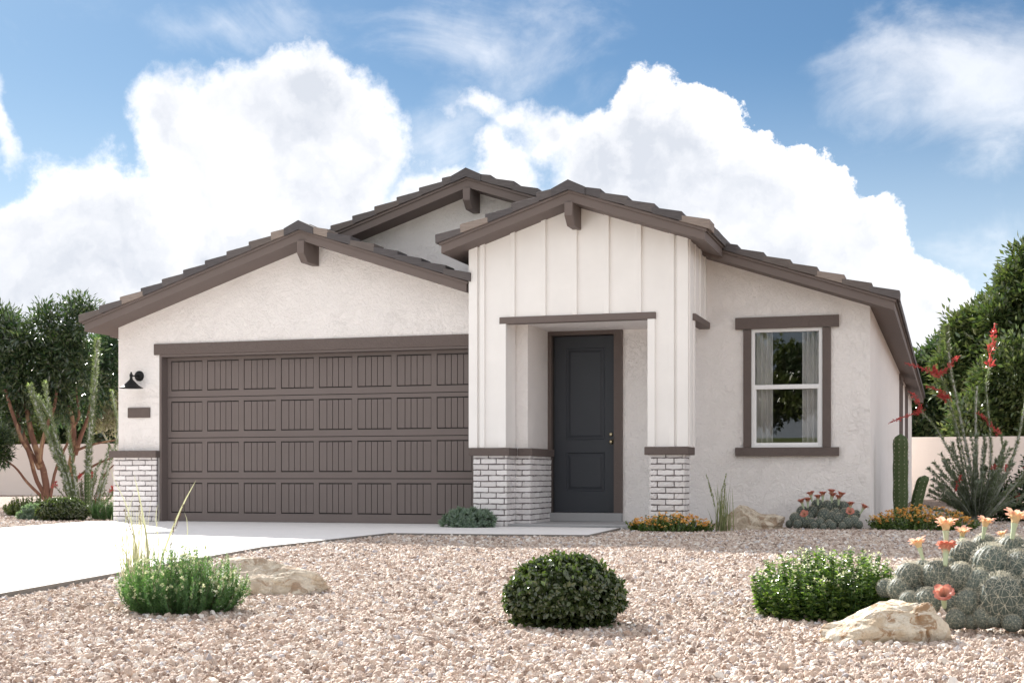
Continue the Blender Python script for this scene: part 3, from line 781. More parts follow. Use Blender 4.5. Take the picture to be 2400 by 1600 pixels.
def brick_face(o, ax, length, rows, parent, phase=0):
    """bricks over a vertical face starting at o going along ax"""
    rot = math.atan2(ax[1], ax[0]); P_ = 0.213; ch = 0.0735
    for r in range(rows):
        x = 0.0; first = True; z = CAPB-(r+0.45)*ch
        start = -P_*(0.5 if (r+phase) % 2 else 0.0)
        x = start
        while x < length-0.02:
            a = max(x, 0)+0.0075; b = min(x+P_, length)-0.0075
            if b-a > 0.025:
                z1 = z
                o_ = bpy.data.objects.new('brick', brick_mesh(b-a, rnd.randrange(4)))
                link(o_, parent)
                o_.location = (o[0]+ax[0]*a, o[1]+ax[1]*a, z1+0.003); o_.rotation_euler = (0, 0, rot)
            x += P_
def pier(x0, x1, y0, y1, faces, name='brick_base'):
    b = MB().box(x0+0.022, x1-0.022, y0+0.022, y1, G-0.03, CAPB+0.002)
    p = hp(b, name, M['mortar'])
    for f_ in faces:
        if f_ == 'F': brick_face((x0, y0+0.030), (1, 0), x1-x0, 13, p, 0)
        if f_ == 'R': brick_face((x1-0.030, y0+0.004), (0, 1), y1-y0-0.006, 13, p, 1)
        if f_ == 'L': brick_face((x0+0.030, y1), (0, -1), y1-y0-0.002, 13, p, 1)
    return p
def capboard(x0, x1, y0, y1):
    c = MB().box(x0, x1, y0, y1, CAPB, CAPT); return hp(c, 'cap_ledge', M['stucco_brown'], bevel=0.006)
gx = at(264.5, 1100, 17.42).x
pier(gx, OX0-0.002, 17.42, 17.499, 'FL'); capboard(gx-0.04, OX0+0.01, 17.375, 17.4995)
pier(GX0-0.075, GX0-0.0005, 17.5, 18.4, 'L')
lx0, lx1 = at(1108, 1100, 17.06).x, at(1188, 1100, 17.06).x
pier(lx0, lx1, 17.06, 17.44, 'FR'); capboard(lx0-0.045, lx1+0.04, 17.02, 17.40)
jx = at(1243, 1100, 17.44).x
pier(lx1-0.02, jx, 17.44, 18.48, 'FR'); capboard(lx1+0.041, jx+0.035, 17.4005, 18.49)
rx0, rx1 = at(1520.6, 1100, 17.06).x, at(1605, 1100, 17.06).x
pier(rx0, rx1, 17.06, 17.50, 'FR'); capboard(rx0-0.05, rx1+0.045, 17.02, 17.53)
# entry door
dx0, dx1, dz0, dz1 = DOOR
t = MB(); a, b = at(1278, 1000, 18.47).x, at(1458.7, 1000, 18.47).x; top = at(1300, 770.5, 18.47).z
yy0, yy1 = 18.455, 18.60
t.box(a, dx0-0.012, yy0, yy1, dz0, top).box(dx1+0.012, b, yy0, yy1, dz0, top).box(dx0-0.0119, dx1+0.0119, yy0, yy1, dz1+0.012, top)
hp(t, 'door_frame', M['stucco_brown'])
t = MB().box(dx0-0.011, dx0-0.0, 18.52, 18.6, dz0, dz1).box(dx1, dx1+0.011, 18.52, 18.6, dz0, dz1)
hp(t, 'door_stop', M['seam'])
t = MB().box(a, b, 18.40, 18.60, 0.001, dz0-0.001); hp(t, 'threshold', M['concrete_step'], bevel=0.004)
dr = MB(); Y0 = 18.565
pa = [at(x, 1000, Y0).x for x in (1327, 1417)]       # panel edges
pz = [at(1370, y, Y0).z for y in (815, 1030, 1060, 1151)]
dx0i, dx1i = dx0+0.001, dx1-0.001
dr.box(dx0i, pa[0], Y0, Y0+0.04, dz0+0.004, dz1).box(pa[1], dx1i, Y0, Y0+0.04, dz0+0.004, dz1)
dr.box(pa[0], pa[1], Y0, Y0+0.04, dz0+0.004, pz[3]).box(pa[0], pa[1], Y0, Y0+0.04, pz[2], pz[1]).box(pa[0], pa[1], Y0, Y0+0.04, pz[0], dz1)
door = hp(dr, 'entry_door', M['door'])
for z0, z1 in ((pz[1], pz[0]), (pz[3], pz[2])):
    m1 = MB(); d1 = Y0+0.016; q = 0.028; q2 = 0.06
    A = [(pa[0], Y0, z0), (pa[1], Y0, z0), (pa[1], Y0, z1), (pa[0], Y0, z1)]
    def ring(i, y): return [(pa[0]+i, y, z0+i), (pa[1]-i, y, z0+i), (pa[1]-i, y, z1-i), (pa[0]+i, y, z1-i)]
    rings = [ring(0, Y0+0.001), ring(0.012, d1), ring(0.032, d1), ring(0.062, Y0+0.004), ring(0.062, Y0+0.004)]
    vs_ = sum(rings[:4], []); fs_ = []
    for r_ in range(3):
        for k in range(4): fs_.append((r_*4+k, r_*4+(k+1) % 4, (r_+1)*4+(k+1) % 4, (r_+1)*4+k))
    fs_.append((12, 13, 14, 15)); m1.add(vs_, fs_); m1.build('door_panel', M['door'], door)
kp = at(1432.5, 1035, Y0-0.03); dbp = at(1431.5, 1017.5, Y0-0.015)
MB().lathe([(0.0, -0.065), (0.014, -0.064), (0.026, -0.055), (0.029, -0.043), (0.025, -0.030), (0.012, -0.022), (0.011, -0.008), (0.034, -0.006), (0.036, 0.0), (0.0, 0.0)], 20, (kp.x, Y0, kp.z), 'Y').build('door_knob', M['brass'], door, True)
MB().lathe([(0.0, -0.022), (0.016, -0.022), (0.024, -0.016), (0.028, 0.0), (0.0, 0.0)], 20, (dbp.x, Y0, dbp.z), 'Y').build('deadbolt', M['brass'], door, True)

# front window
wx0, wx1, wz0, wz1 = WIN
wt_ = bpy.data.objects.new('window', None); link(wt_, H); wt_.location = (6, -18.5, 0); wt_.empty_display_size = 0.2
MB().box(at(1742, 900, 18.46).x, wx0-0.001, 18.458, 18.4995, wz0, wz1).build('side_trim', M['stucco_brown'], wt_, bevel=0.003)
MB().box(wx1+0.001, at(1947, 900, 18.46).x, 18.458, 18.4995, wz0, wz1).build('side_trim', M['stucco_brown'], wt_, bevel=0.003)
hx0, hx1 = at(1723, 750, 18.44).x, at(1966, 750, 18.44).x
ht, hb = at(1723, 745, 18.44).z, at(1723, 772, 18.44).z
MB().box(hx0, hx1, 18.44, 18.4995, hb, ht).build('head_board', M['stucco_brown'], wt_)
st_, sb_ = at(1723, 1048.5, 18.43).z, at(1723, 1068.5, 18.43).z
MB().box(hx0, hx1, 18.43, 18.4995, sb_, st_).build('sill', M['stucco_brown'], wt_)
f0 = 0.048
wz1 = hb+0.004; wz0 = st_-0.002
fy0, fy1 = 18.485, 18.56
fm = MB().box(wx0, wx0+f0, fy0, fy1, wz0, wz1).box(wx1-f0, wx1, fy0, fy1, wz0, wz1).box(wx0+f0, wx1-f0, fy0, fy1, wz1-f0, wz1).box(wx0+f0, wx1-f0, fy0, fy1, wz0, wz0+f0*0.9)
fm.build('window_frame', M['vinyl'], wt_, bevel=0.004)
zm = at(1845, 906, 18.5).z
MB().box(wx0+f0*0.35, wx1-f0*0.35, fy0+0.004, fy1-0.004, zm-0.030, zm+0.030).build('meeting_rail', M['vinyl'], wt_, bevel=0.004)
# lower sash
s_ = MB(); a, b = wx0+f0, wx1-f0; k = 0.018
s_.box(a, a+k, fy0+0.018, fy1-0.01, wz0+f0*0.9, zm-0.030).box(b-k, b, fy0+0.018, fy1-0.01, wz0+f0*0.9, zm-0.030).box(a+k, b-k, fy0+0.018, fy1-0.01, wz0+f0*0.9, wz0+f0*0.9+0.022)
s_.build('sash', M['vinyl'], wt_)
MB().box(a+0.001, b-0.001, fy0+0.040, fy0+0.045, zm+0.028, wz1-f0+0.001).build('pane', M['glass'], wt_)
MB().box(a+k, b-k, fy0+0.030, fy0+0.035, wz0+f0*0.9+0.02, zm-0.028).build('pane', M['glass'], wt_)
for x0_, x1_ in ((wx0+0.05, wx0+0.27), (wx1-0.27, wx1-0.05)):
    cb = MB(); n = 60; pts = []
    for i in range(n+1):
        t_ = i/n; x = x0_+(x1_-x0_)*t_; y = 18.64+0.045*math.sin(t_*2*math.pi*3.2+x0_)
        pts.append((x, y))
    vs_ = [(x, y, wz0-0.25) for x, y in pts]+[(x, y, wz1+0.05) for x, y in pts]
    cb.add(vs_, [(i, i+1, i+n+2, i+n+1) for i in range(n)]); c = cb.build('curtain', M['curtain'], wt_, True)
    sm = c.modifiers.new('thickness', 'SOLIDIFY'); sm.thickness = 0.003
rm = MB().box(wx0-0.6, wx1+0.6, 21.0, 21.05, G, 2.8).box(wx0-0.65, wx0-0.6, 18.7, 21.0, G, 2.8).box(wx1+0.45, wx1+0.5, 18.7, 21.0, G, 2.8).box(wx0-0.6, wx1+0.45, 18.7, 21.0, 2.75, 2.8).box(wx0-0.6, wx1+0.45, 18.7, 21.0, 0, 0.05)
hp(rm, 'inner_room', M['room'])

# wall lamp
lp = at(327, 881, 17.5)
L0 = thing('wall_lamp', 'black barn style wall lamp with cone shade left of the garage door', 'lamp', (lp.x, 17.5, lp.z))
MB().lathe([(0.0, -0.028), (0.060, -0.026), (0.074, -0.014), (0.074, 0.0), (0.0, 0.0)], 28, (0, 0, 0), 'Y').build('back_plate', M['black'], L0, True)
yo = -0.215
MB().tube([(0, -0.02, 0.0), (0, -0.11, -0.004), (0, -0.165, -0.010), (0, yo, -0.012)], 0.011, 10).build('arm', M['black'], L0, True)
MB().lathe([(0.0, 0.045), (0.012, 0.042), (0.012, 0.020), (0.022, 0.015), (0.024, -0.02), (0.018, -0.03), (0.022, -0.05), (0.022, -0.075)], 18, (0, yo, 0), 'Z').build('socket', M['black'], L0, True)
sh = MB().lathe([(0.022, -0.062), (0.045, -0.085), (0.105, -0.145), (0.150, -0.175), (0.168, -0.182), (0.168, -0.188), (0.148, -0.181), (0.10, -0.15), (0.04, -0.09), (0.018, -0.068)], 36, (0, yo, 0)).build('lamp_shade', M['black'], L0, True, recalc=False)
MB().lathe([(0.0, -0.155), (0.02, -0.150), (0.03, -0.13), (0.026, -0.11), (0.014, -0.09), (0.013, -0.075)], 16, (0, yo, 0)).build('bulb', M['vinyl'], L0, True)
pa_, pb_ = at(299.4, 978.8, 17.48), at(351, 954.5, 17.48)
pq = MB().box(pa_.x, pb_.x, 17.474, 17.4995, pa_.z, pb_.z).build('wall_plaque', M['stucco_brown'], None, bevel=0.004)
tag(pq, 'blank brown rectangular plaque on stucco beneath the black wall lamp', 'plaque')

# garden wall
gw = MB().box(-40, -11.75+0.0, 43.0, 43.2, G-0.1, 1.78).box(-11.75, 22, 43.0, 43.2, G-0.1, 1.78)
o = gw.build('garden_wall', M['stucco_garden']); tag(o, 'long plain cream stucco garden wall behind the house', 'wall')

#PLANTS
# ------------------------------------------------------------------ plants, rocks, cacti, trees
def poly3(pts, Y0, Y1=None):
    """stem polyline: photo points laid on the plane of the plant, drifting in depth from Y0 to Y1"""
    n = len(pts); Y1 = Y0 if Y1 is None else Y1
    return [at(x, y, Y0+(Y1-Y0)*i/max(1, n-1)) for i, (x, y) in enumerate(pts)]
def resample(pts, n):
    pts = [Vector(p) for p in pts]; L = [0]
    for a, b in zip(pts[:-1], pts[1:]): L.append(L[-1]+(b-a).length)
    out = []
    for i in range(n):
        t = L[-1]*i/(n-1); k = 0
        while k < len(L)-2 and L[k+1] < t: k += 1
        u = (t-L[k])/max(1e-9, L[k+1]-L[k])
        p_1 = pts[max(k-1, 0)]; p_2 = pts[k]; p_3 = pts[k+1]; p_4 = pts[min(k+2, len(pts)-1)]
        out.append(0.5*((2*p_2)+(p_3-p_1)*u+(2*p_1-5*p_2+4*p_3-p_4)*u*u+(3*p_2-p_1-3*p_3+p_4)*u**3))
    return out
def stem_into(mb, pts, r0, r1, n=12, k=7):
    q = resample(pts, n); mb.tube(q, [r0+(r1-r0)*i/(n-1) for i in range(n)], k); return q
def local(o_, base):                    # parts are written in world metres, the thing's empty stands at its base
    for c in o_.children:
        c.location = tuple(-v for v in base)
def mk(name, label, cat, base, group=None): return thing(name, label, cat, base, group)

# ---- boulders
def boulder(name, label, c, size, seed, prof, m, group, rot=0.0, cuts=26, sub=6):
    import bmesh
    bm = bmesh.new(); bmesh.ops.create_icosphere(bm, subdivisions=sub, radius=1.0)
    r = random.Random(seed); planes = []
    for _ in range(cuts):
        v = Vector((r.gauss(0, 1), r.gauss(0, 1), r.gauss(0, .8))).normalized(); planes.append((v, r.uniform(0.60, 0.88)))
    o3 = Vector((seed*3.1, seed*1.7, 0))
    for v in bm.verts:
        p = v.co.copy()
        for nn, d in planes:
            s = p.dot(nn)
            if s > d: p -= nn*(s-d)*0.96
        p += p.normalized()*(mnoise.fractal(p*1.3+o3, 1.0, 2.0, 3)*0.10)
        cr = abs(mnoise.noise(p*2.1+o3*2))          # creases
        p -= p.normalized()*max(0, 0.05-cr)*0.5
        p += p.normalized()*(mnoise.fractal(p*4+o3, 0.8, 2.2, 7)*0.035)
        p.x *= size[0]; p.y *= size[1]; p.z *= size[2]*prof(p.x/size[0])
        v.co = p
    me = bpy.data.meshes.new(name); bm.to_mesh(me); bm.free()
    o_ = put(name, me, m, None, True, 0, False); me.set_sharp_from_angle(angle=R(28))
    o_.location = c; o_.rotation_euler = (0, 0, rot)
    return tag(o_, label, 'rock', group)
GB = 'landscape boulders in the gravel yard'
b = gr(2075, 1508)
boulder('boulder', 'large cream and rust veined boulder in front of the flowering cactus cluster and leafy shrub', (b.x, b.y+0.03, G+0.035), (0.335, 0.21, 0.19), 5,
        lambda x: 0.58+0.38*math.exp(-((x+0.02)/0.40)**2)+0.85*math.exp(-((x-0.72)/0.30)**2), M['rock_warm'], GB, TH*0.5)
b = gr(640, 1395)
boulder('boulder', 'long flat buff boulder beside the fine leaved green bush near the driveway', (b.x-0.05, b.y+0.02, G+0.035), (0.47, 0.27, 0.205), 12,
        lambda x: 0.98-0.20*max(0,x), M['rock_grey'], GB, TH+0.1)
boulder('boulder', 'tan peaked boulder against the white wall behind the grass tuft', (-2.42, 17.75, G+0.06), (0.60, 0.27, 0.28), 21,
        lambda x: 0.55+0.85*math.exp(-((x+0.22)/0.35)**2)+0.15*math.exp(-((x-0.7)/0.3)**2), M['rock_grey'], GB, TH)

# ---- boxwood mounds
def mound(name, label, base, rx, ry, h, L, nl, group, m='leaf_box'):
    t = mk(name, label, 'shrub', base, group)
    import bmesh
    nc = max(60, int(nl/9)); d = rdir(nc*2); d = d[d[:, 2] > -0.35][:nc]; nc = len(d)
    d[:, 2] = np.where(d[:, 2] < 0, d[:, 2]*0.8, d[:, 2])
    zc = h*0.36
    rad = 0.93+0.10*rng.random(nc)
    lump = np.array([mnoise.noise(Vector(tuple(v*2.4))+Vector(base)) for v in d])*0.07
    C = np.stack([d[:, 0]*rx*(rad+lump), d[:, 1]*ry*(rad+lump), zc+d[:, 2]*np.where(d[:, 2] > 0, h-zc, zc)*(rad+lump)], 1)
    k = 9; I = np.repeat(np.arange(nc), k); n = len(I)
    nn = unit(d/np.array([rx, ry, h*0.6]))[I]
    P = C[I]-nn*(rng.random((n, 1))*L*1.5)+rng.normal(size=(n, 3))*L*0.25
    D = unit(nn*0.75+rdir(n)*0.95); N = unit(nn+rdir(n)*0.5)
    s = 0.75+0.5*rng.random(n)
    foliage('foliage', P, D, N, L*s, L*0.62*s, M[m], t, 0.22, full=(L > 0.015), curl=0.15)
    # inner twigs and leaves that close the view through
    ni = nl//3; dd_ = rdir(ni); dd_[:, 2] = np.abs(dd_[:, 2]); rr = (rng.random((ni, 1))**0.5)*0.88
    P = dd_*rr*np.array([rx, ry, h])
    foliage('inner_foliage', P, unit(rdir(ni)+dd_), rdir(ni), np.full(ni, L*1.3), np.full(ni, L), M[m], t)
    mb = MB()
    for i in range(26):
        a = rdir(1)[0]; a[2] = abs(a[2])+0.1; a = Vector(tuple(a)).normalized()
        mb.tube([(0, 0, -0.02), (a.x*rx*.35, a.y*ry*.35, a.z*h*.5), (a.x*rx*.85, a.y*ry*.85, a.z*h*.85)], [0.006, 0.004, 0.0015], 4, False)
    mb.build('branch', M['bark_brown'], t)['kind'] = 'stuff'
    return t
def basepos(x, y, back=0.0):
    p = gr(x, y); f = p.normalized() if p.length else p
    return (p.x+p.x/p.length*back, p.y+p.y/p.length*back, G)
mound('clipped_shrub', 'dense round clipped dark green shrub alone in the middle of the front gravel', basepos(1322, 1483, 0.22), 0.272, 0.268, 0.330, 0.026, 11000, 'clipped round shrubs')
mound('clipped_shrub', 'low domed clipped dark shrub at the far edge of the driveway', basepos(147, 1224, 0.30), 0.40, 0.36, 0.375, 0.036, 5500, 'clipped round shrubs')

# ---- fine leaved bush (rosemary like): many upright sprigs
def sprig_bush(name, label, base, rx, ry, h, ns, nper, L, W_, m, flowers=0, group=None, cat='shrub', hvar=0.38, lean=0.55, fm='petal_cream', fr=0.0042):
    t = mk(name, label, cat, base, group)
    a = rng.random(ns)*2*math.pi; r = np.sqrt(rng.random(ns))
    B = np.stack([np.cos(a)*r*rx*0.82, np.sin(a)*r*ry*0.82, np.zeros(ns)], 1)
    hh = h*(1-0.45*r**2.2)*(1-hvar+hvar*1.35*rng.random(ns))
    out = np.stack([np.cos(a), np.sin(a), np.zeros(ns)], 1)*r[:, None]
    tip = B+out*np.array([rx, ry, 0])*0.24*(1+lean)+np.stack([rng.normal(size=ns)*0.03*h*2, rng.normal(size=ns)*0.03*h*2, hh], 1)
    I = np.repeat(np.arange(ns), nper); n = len(I); u = 0.10+0.90*rng.random(n)
    P = B[I]*(1-u[:, None])+tip[I]*u[:, None]+out[I]*np.sin(u*3.1)[:, None]*0.03
    ax = unit(tip-B)[I]
    side = rdir(n); side = unit(side-ax*(side*ax).sum(1, keepdims=True))
    D = unit(ax*0.75+side*0.85); N = unit(ax*0.8-side*0.6+rdir(n)*0.3)
    s = (0.65+0.6*rng.random(n))*(1.0-0.45*u**3)
    foliage('foliage', P, D, N, L*s, W_*s, M[m], t, 0.15)
    mb = MB()
    for i in range(0, ns, 3):
        mb.tube([tuple(B[i]+np.array([0, 0, -.01])), tuple(tip[i]*0.97+B[i]*0.03)], [0.0022, 0.0008], 3, False)
    mb.build('branch', M['bark_brown'], t)['kind'] = 'stuff'
    if flowers:
        i = rng.integers(0, ns, flowers); u = 0.55+0.47*rng.random(flowers)
        Pf = B[i]*(1-u[:, None])+tip[i]*u[:, None]+rdir(flowers)*0.012
        k = 6; I2 = np.repeat(np.arange(flowers), k); n2 = len(I2)
        foliage('blossom', Pf[I2], rdir(n2), rdir(n2), np.full(n2, fr*1.5), np.full(n2, fr*1.3), M[fm], t)
    return t
sprig_bush('green_bush', 'bright green fine leaved bush with tiny pale flowers beside the driveway and pale grass', basepos(425, 1450, 0.24), 0.272, 0.25, 0.335, 560, 80, 0.021, 0.0055, 'leaf_rose', 420, fr=0.009)
sprig_bush('green_bush', 'soft green fine leaved bush at the foot of the left brick base', basepos(262, 1222, 0.25), 0.34, 0.25, 0.38, 230, 60, 0.035, 0.009, 'leaf_rose', 0)

# ---- leafy shrub front right
t = mk('leafy_shrub', 'sprawling leafy green shrub with pale young tips behind the cream boulder', 'shrub', basepos(1944, 1466, 0.24))
ns = 330; rx_, ry_ = 0.335, 0.24
a = rng.random(ns)*2*math.pi; r = np.sqrt(rng.random(ns))
B = np.stack([np.cos(a)*r*rx_, np.sin(a)*r*ry_, np.zeros(ns)], 1)
hh = 0.335*(1-0.38*r**3)*(0.66+0.42*rng.random(ns)); 
tip = B*1.16+np.stack([rng.normal(size=ns)*.015, rng.normal(size=ns)*.015, hh], 1)
nper = 38; I = np.repeat(np.arange(ns), nper); n = len(I); u = (rng.random(n)**0.8)
P = B[I]*(1-u[:, None])+tip[I]*u[:, None]
side = rdir(n); side[:, 2] *= 0.3; side = unit(side)
D = unit(side+np.array([0, 0, 0.35])); N = unit(np.array([0, 0, 1.0])+rdir(n)*0.55)
s = (0.6+0.7*rng.random(n))*(1.15-0.55*u)
foliage('foliage', P, D, N, 0.030*s, 0.021*s, M['leaf_shrub'], t, 0.15, True, 0.2)
k = 7; I2 = np.repeat(np.arange(0, ns, 2), k); n2 = len(I2)
D2 = rdir(n2)*np.array([1, 1, 0.4])+np.array([0, 0, 0.5])
foliage('young_tip', tip[I2]+rng.normal(size=(n2, 3))*0.008, D2, unit(np.array([0, 0, 1.0])+rdir(n2)*.5), np.full(n2, 0.014), np.full(n2, 0.009), M['petal_cream'], t, 0.1)
mb = MB()
for i in range(ns): mb.tube([tuple(B[i]*0.7+np.array([0, 0, -.01])), tuple(B[i]*1.05+np.array([0, 0, hh[i]*.5])), tuple(tip[i])], [0.0026, 0.002, 0.001], 4, False)
mb.build('branch', M['leaf_rose'], t)['kind'] = 'stuff'

# ---- grasses
def blades(name, P, H_, lean, az, W_, m, parent, nseg=7, curl=1.7):
    n = len(P); V = []; Fc = []
    for i in range(n):
        d = Vector((math.cos(az[i]), math.sin(az[i]), 0)); s = Vector((-d.y, d.x, 0)); tw = rnd.uniform(-.6, .6)
        s = (s*math.cos(tw)+d*math.sin(tw)*.6)
        o = len(V)
        for k in range(nseg+1):
            u = k/nseg; c = Vector(P[i])+d*(lean[i]*u**curl)+Vector((0, 0, H_[i]*(u-0.16*abs(lean[i])/max(H_[i], .01)*u*u)))
            w = W_[i]*(1-u**2.2)*(0.6+0.4*min(1, u*4))+0.0003
            V.append(tuple(c-s*w/2)); V.append(tuple(c+s*w/2))
        for k in range(nseg): Fc.append((o+2*k, o+2*k+1, o+2*k+3, o+2*k+2))
    me = np_mesh(name, np.array(V), np.array(Fc)); q = put(name, me, m, parent, True, 0, False); q['kind'] = 'stuff'; return q
def seedhead(p0, p1, n, L, m, parent):
    t_ = rng.random(n)[:, None]; p0 = np.array(p0); p1 = np.array(p1); ax = (p1-p0)/np.linalg.norm(p1-p0)
    P = p0+(p1-p0)*t_; D = unit(rdir(n)*0.6+ax*1.0)
    o_ = foliage('seed_head', P, D, rdir(n), np.full(n, L), np.full(n, L*.5), m, parent, kind=None); return o_
base = basepos(330, 1412, 0.10)
t = mk('ornamental_grass', 'tall pale straw coloured ornamental grass with brown seed heads behind the green bush', 'grass clump', base)
n = 120; s0 = 3246/6.9
Pb = np.stack([rng.normal(size=n)*0.045-0.02, rng.normal(size=n)*0.03, np.full(n, -0.01)], 1)
Hh = 0.22+0.40*rng.random(n)**1.5; ln = rng.normal(size=n)*0.09; azs = rng.random(n)*6.28
blades('blades', Pb, Hh, np.abs(ln)+0.01, azs, np.full(n, 0.0075), M['blade'], t)
tallL = []
def tall(pts, w, m='blade', Y=None):
    Y = base[1] if Y is None else Y
    q = [p-Vector(base) for p in resample(poly3(pts, Y), 12)]
    V = []; Fc = []
    for k, p in enumerate(q):
        u = k/11; ww = w*min(1, 0.35+u*2.2)*(1-u**4)+0.0004
        V += [tuple(p-Vector((CT*ww/2, ST*ww/2, 0))), tuple(p+Vector((CT*ww/2, ST*ww/2, 0)))]
    for k in range(11): Fc.append((2*k, 2*k+1, 2*k+3, 2*k+2))
    me = np_mesh('blade', np.array(V), np.array(Fc)); return put('blade', me, M[m], t, True, 0, False)
tall([(350, 1400), (348, 1300), (332, 1190), (314, 1112)], 0.012)
tall([(352, 1400), (385, 1290), (425, 1190), (460, 1124)], 0.013)
tall([(330, 1400), (322, 1300), (300, 1195), (262, 1110), (258, 1090)], 0.006)
tall([(322, 1400), (290, 1330), (262, 1250), (262, 1205)], 0.006)
tall([(345, 1400), (372, 1300), (365, 1210), (372, 1180)], 0.007)
tall([(360, 1400), (420, 1340), (440, 1240), (432, 1200)], 0.007)
tall([(318, 1400), (288, 1300), (290, 1240), (318, 1142)], 0.004)
tall([(340, 1400), (345, 1300), (338, 1230), (318, 1200)], 0.009)
tall([(350, 1400), (400, 1320), (415, 1290)], 0.006)
tall([(340, 1400), (300, 1370), (285, 1340), (280, 1300)], 0.006)
for (xa, ya, xb, yb) in ((290, 1190, 312, 1255), (326, 1170, 330, 1240), (412, 1205, 400, 1280), (430, 1180, 412, 1235)):
    seedhead(at(xa, ya, base[1])-Vector(base), at(xb, yb, base[1])-Vector(base), 70, 0.010, M['seed'], t)
base = (-2.62, 16.95, G)
t = mk('grass_tuft', 'grey green grass tuft with feathery heads in front of the tan boulder', 'grass clump', base)
n = 75
Pb = np.stack([rng.normal(size=n)*0.05, rng.normal(size=n)*0.04, np.full(n, -0.01)], 1)
blades('blades', Pb, 0.25+0.42*rng.random(n), np.abs(rng.normal(size=n)*0.10)+0.01, rng.random(n)*6.28, np.full(n, 0.011), M['blade_green'], t)
for (xa, ya, xb, yb) in ((1655, 1110, 1672, 1165), (1703, 1108, 1692, 1150), (1660, 1130, 1675, 1185), (1700, 1130, 1695, 1180)):
    seedhead(at(xa, ya, base[1])-Vector(base), at(xb, yb, base[1])-Vector(base), 60, 0.022, M['blade_green'], t)
    tallq = [p-Vector(base) for p in resample(poly3([(1683, 1235), ((xb+1683)/2, (yb+1235)/2), (xb, yb), (xa, ya)], base[1]), 8)]
    MB().tube(tallq, 0.003, 4).build('stalk', M['blade_green'], t)

# ---- silver shrub and other low plants
def rosettes(name, label, base, rx, ry, h, nr, L, m, cat='shrub'):
    t = mk(name, label, cat, base)
    d = rdir(nr*2); d = d[d[:, 2] > 0.02][:nr]; nr = len(d)
    C = d*np.array([rx, ry, h])*(0.80+0.2*rng.random((nr, 1)))
    k = 22; I = np.repeat(np.arange(nr), k); n = len(I)
    D = unit(d[I]*0.7+rdir(n)*0.8+np.array([0, 0, .3])); N = unit(d[I]+rdir(n)*.4)
    foliage('foliage', C[I], D, N, L*(0.7+.5*rng.random(n)), np.full(n, L*.24), M[m], t, 0.2)
    P = rdir(400)*np.array([rx, ry, h])*0.7; P[:, 2] = np.abs(P[:, 2])
    foliage('inner_foliage', P, rdir(400), rdir(400), np.full(400, L*1.2), np.full(400, L*.5), M[m], t)
    return t
rosettes('silver_shrub', 'low silvery green shrub at the foot of the brick pier left of the door', (-5.82, 16.72, DZ), 0.36, 0.24, 0.22, 170, 0.075, 'leaf_silver')
rosettes('silver_tuft', 'small grey blue tuft between the olive shrub and the domed dark shrub', basepos(78, 1221, 0.1), 0.26, 0.2, 0.24, 120, 0.07, 'leaf_silver')
sprig_bush('olive_shrub', 'loose olive green shrub behind the grey blue tuft left of the driveway', basepos(75, 1213, 0.3), 0.42, 0.35, 0.36, 260, 40, 0.042, 0.026, 'leaf_olive', 0)
def flower_mat(name, label, base, rx, ry, h, ns, group, extra=()):
    t = sprig_bush(name, label, base, rx, ry, h, ns, 40, 0.034, 0.02, 'leaf_shrub', 0, group, 'flowers', 0.6, 0.3)
    nf = int(ns*1.25); a = rng.random(nf)*2*math.pi; r = np.sqrt(rng.random(nf))
    C = np.stack([np.cos(a)*r*rx*1.02, np.sin(a)*r*ry, h*(1-.45*r**2.2)*(0.62+0.62*rng.random(nf))], 1)
    k = 14; I = np.repeat(np.arange(nf), k); n = len(I); D = unit(rdir(n)*np.array([1, 1, .5])+np.array([0, 0, .4]))
    foliage('blossom', C[I]+D*0.006, D, unit(np.array([0, 0, 1.])+rdir(n)*.5), np.full(n, 0.020), np.full(n, 0.017), M['petal_orange'], t, 0.1)
    return t
flower_mat('orange_flowers', 'low mat of small orange flowers at the foot of the right brick pier', (-3.22, 16.72, G), 0.50, 0.24, 0.21, 190, 'orange flowering ground plants')
flower_mat('orange_flowers', 'low mat of small orange flowers beneath the columnar cactus at the house corner', (-0.30, 18.15, G), 0.62, 0.28, 0.27, 240, 'orange flowering ground plants')

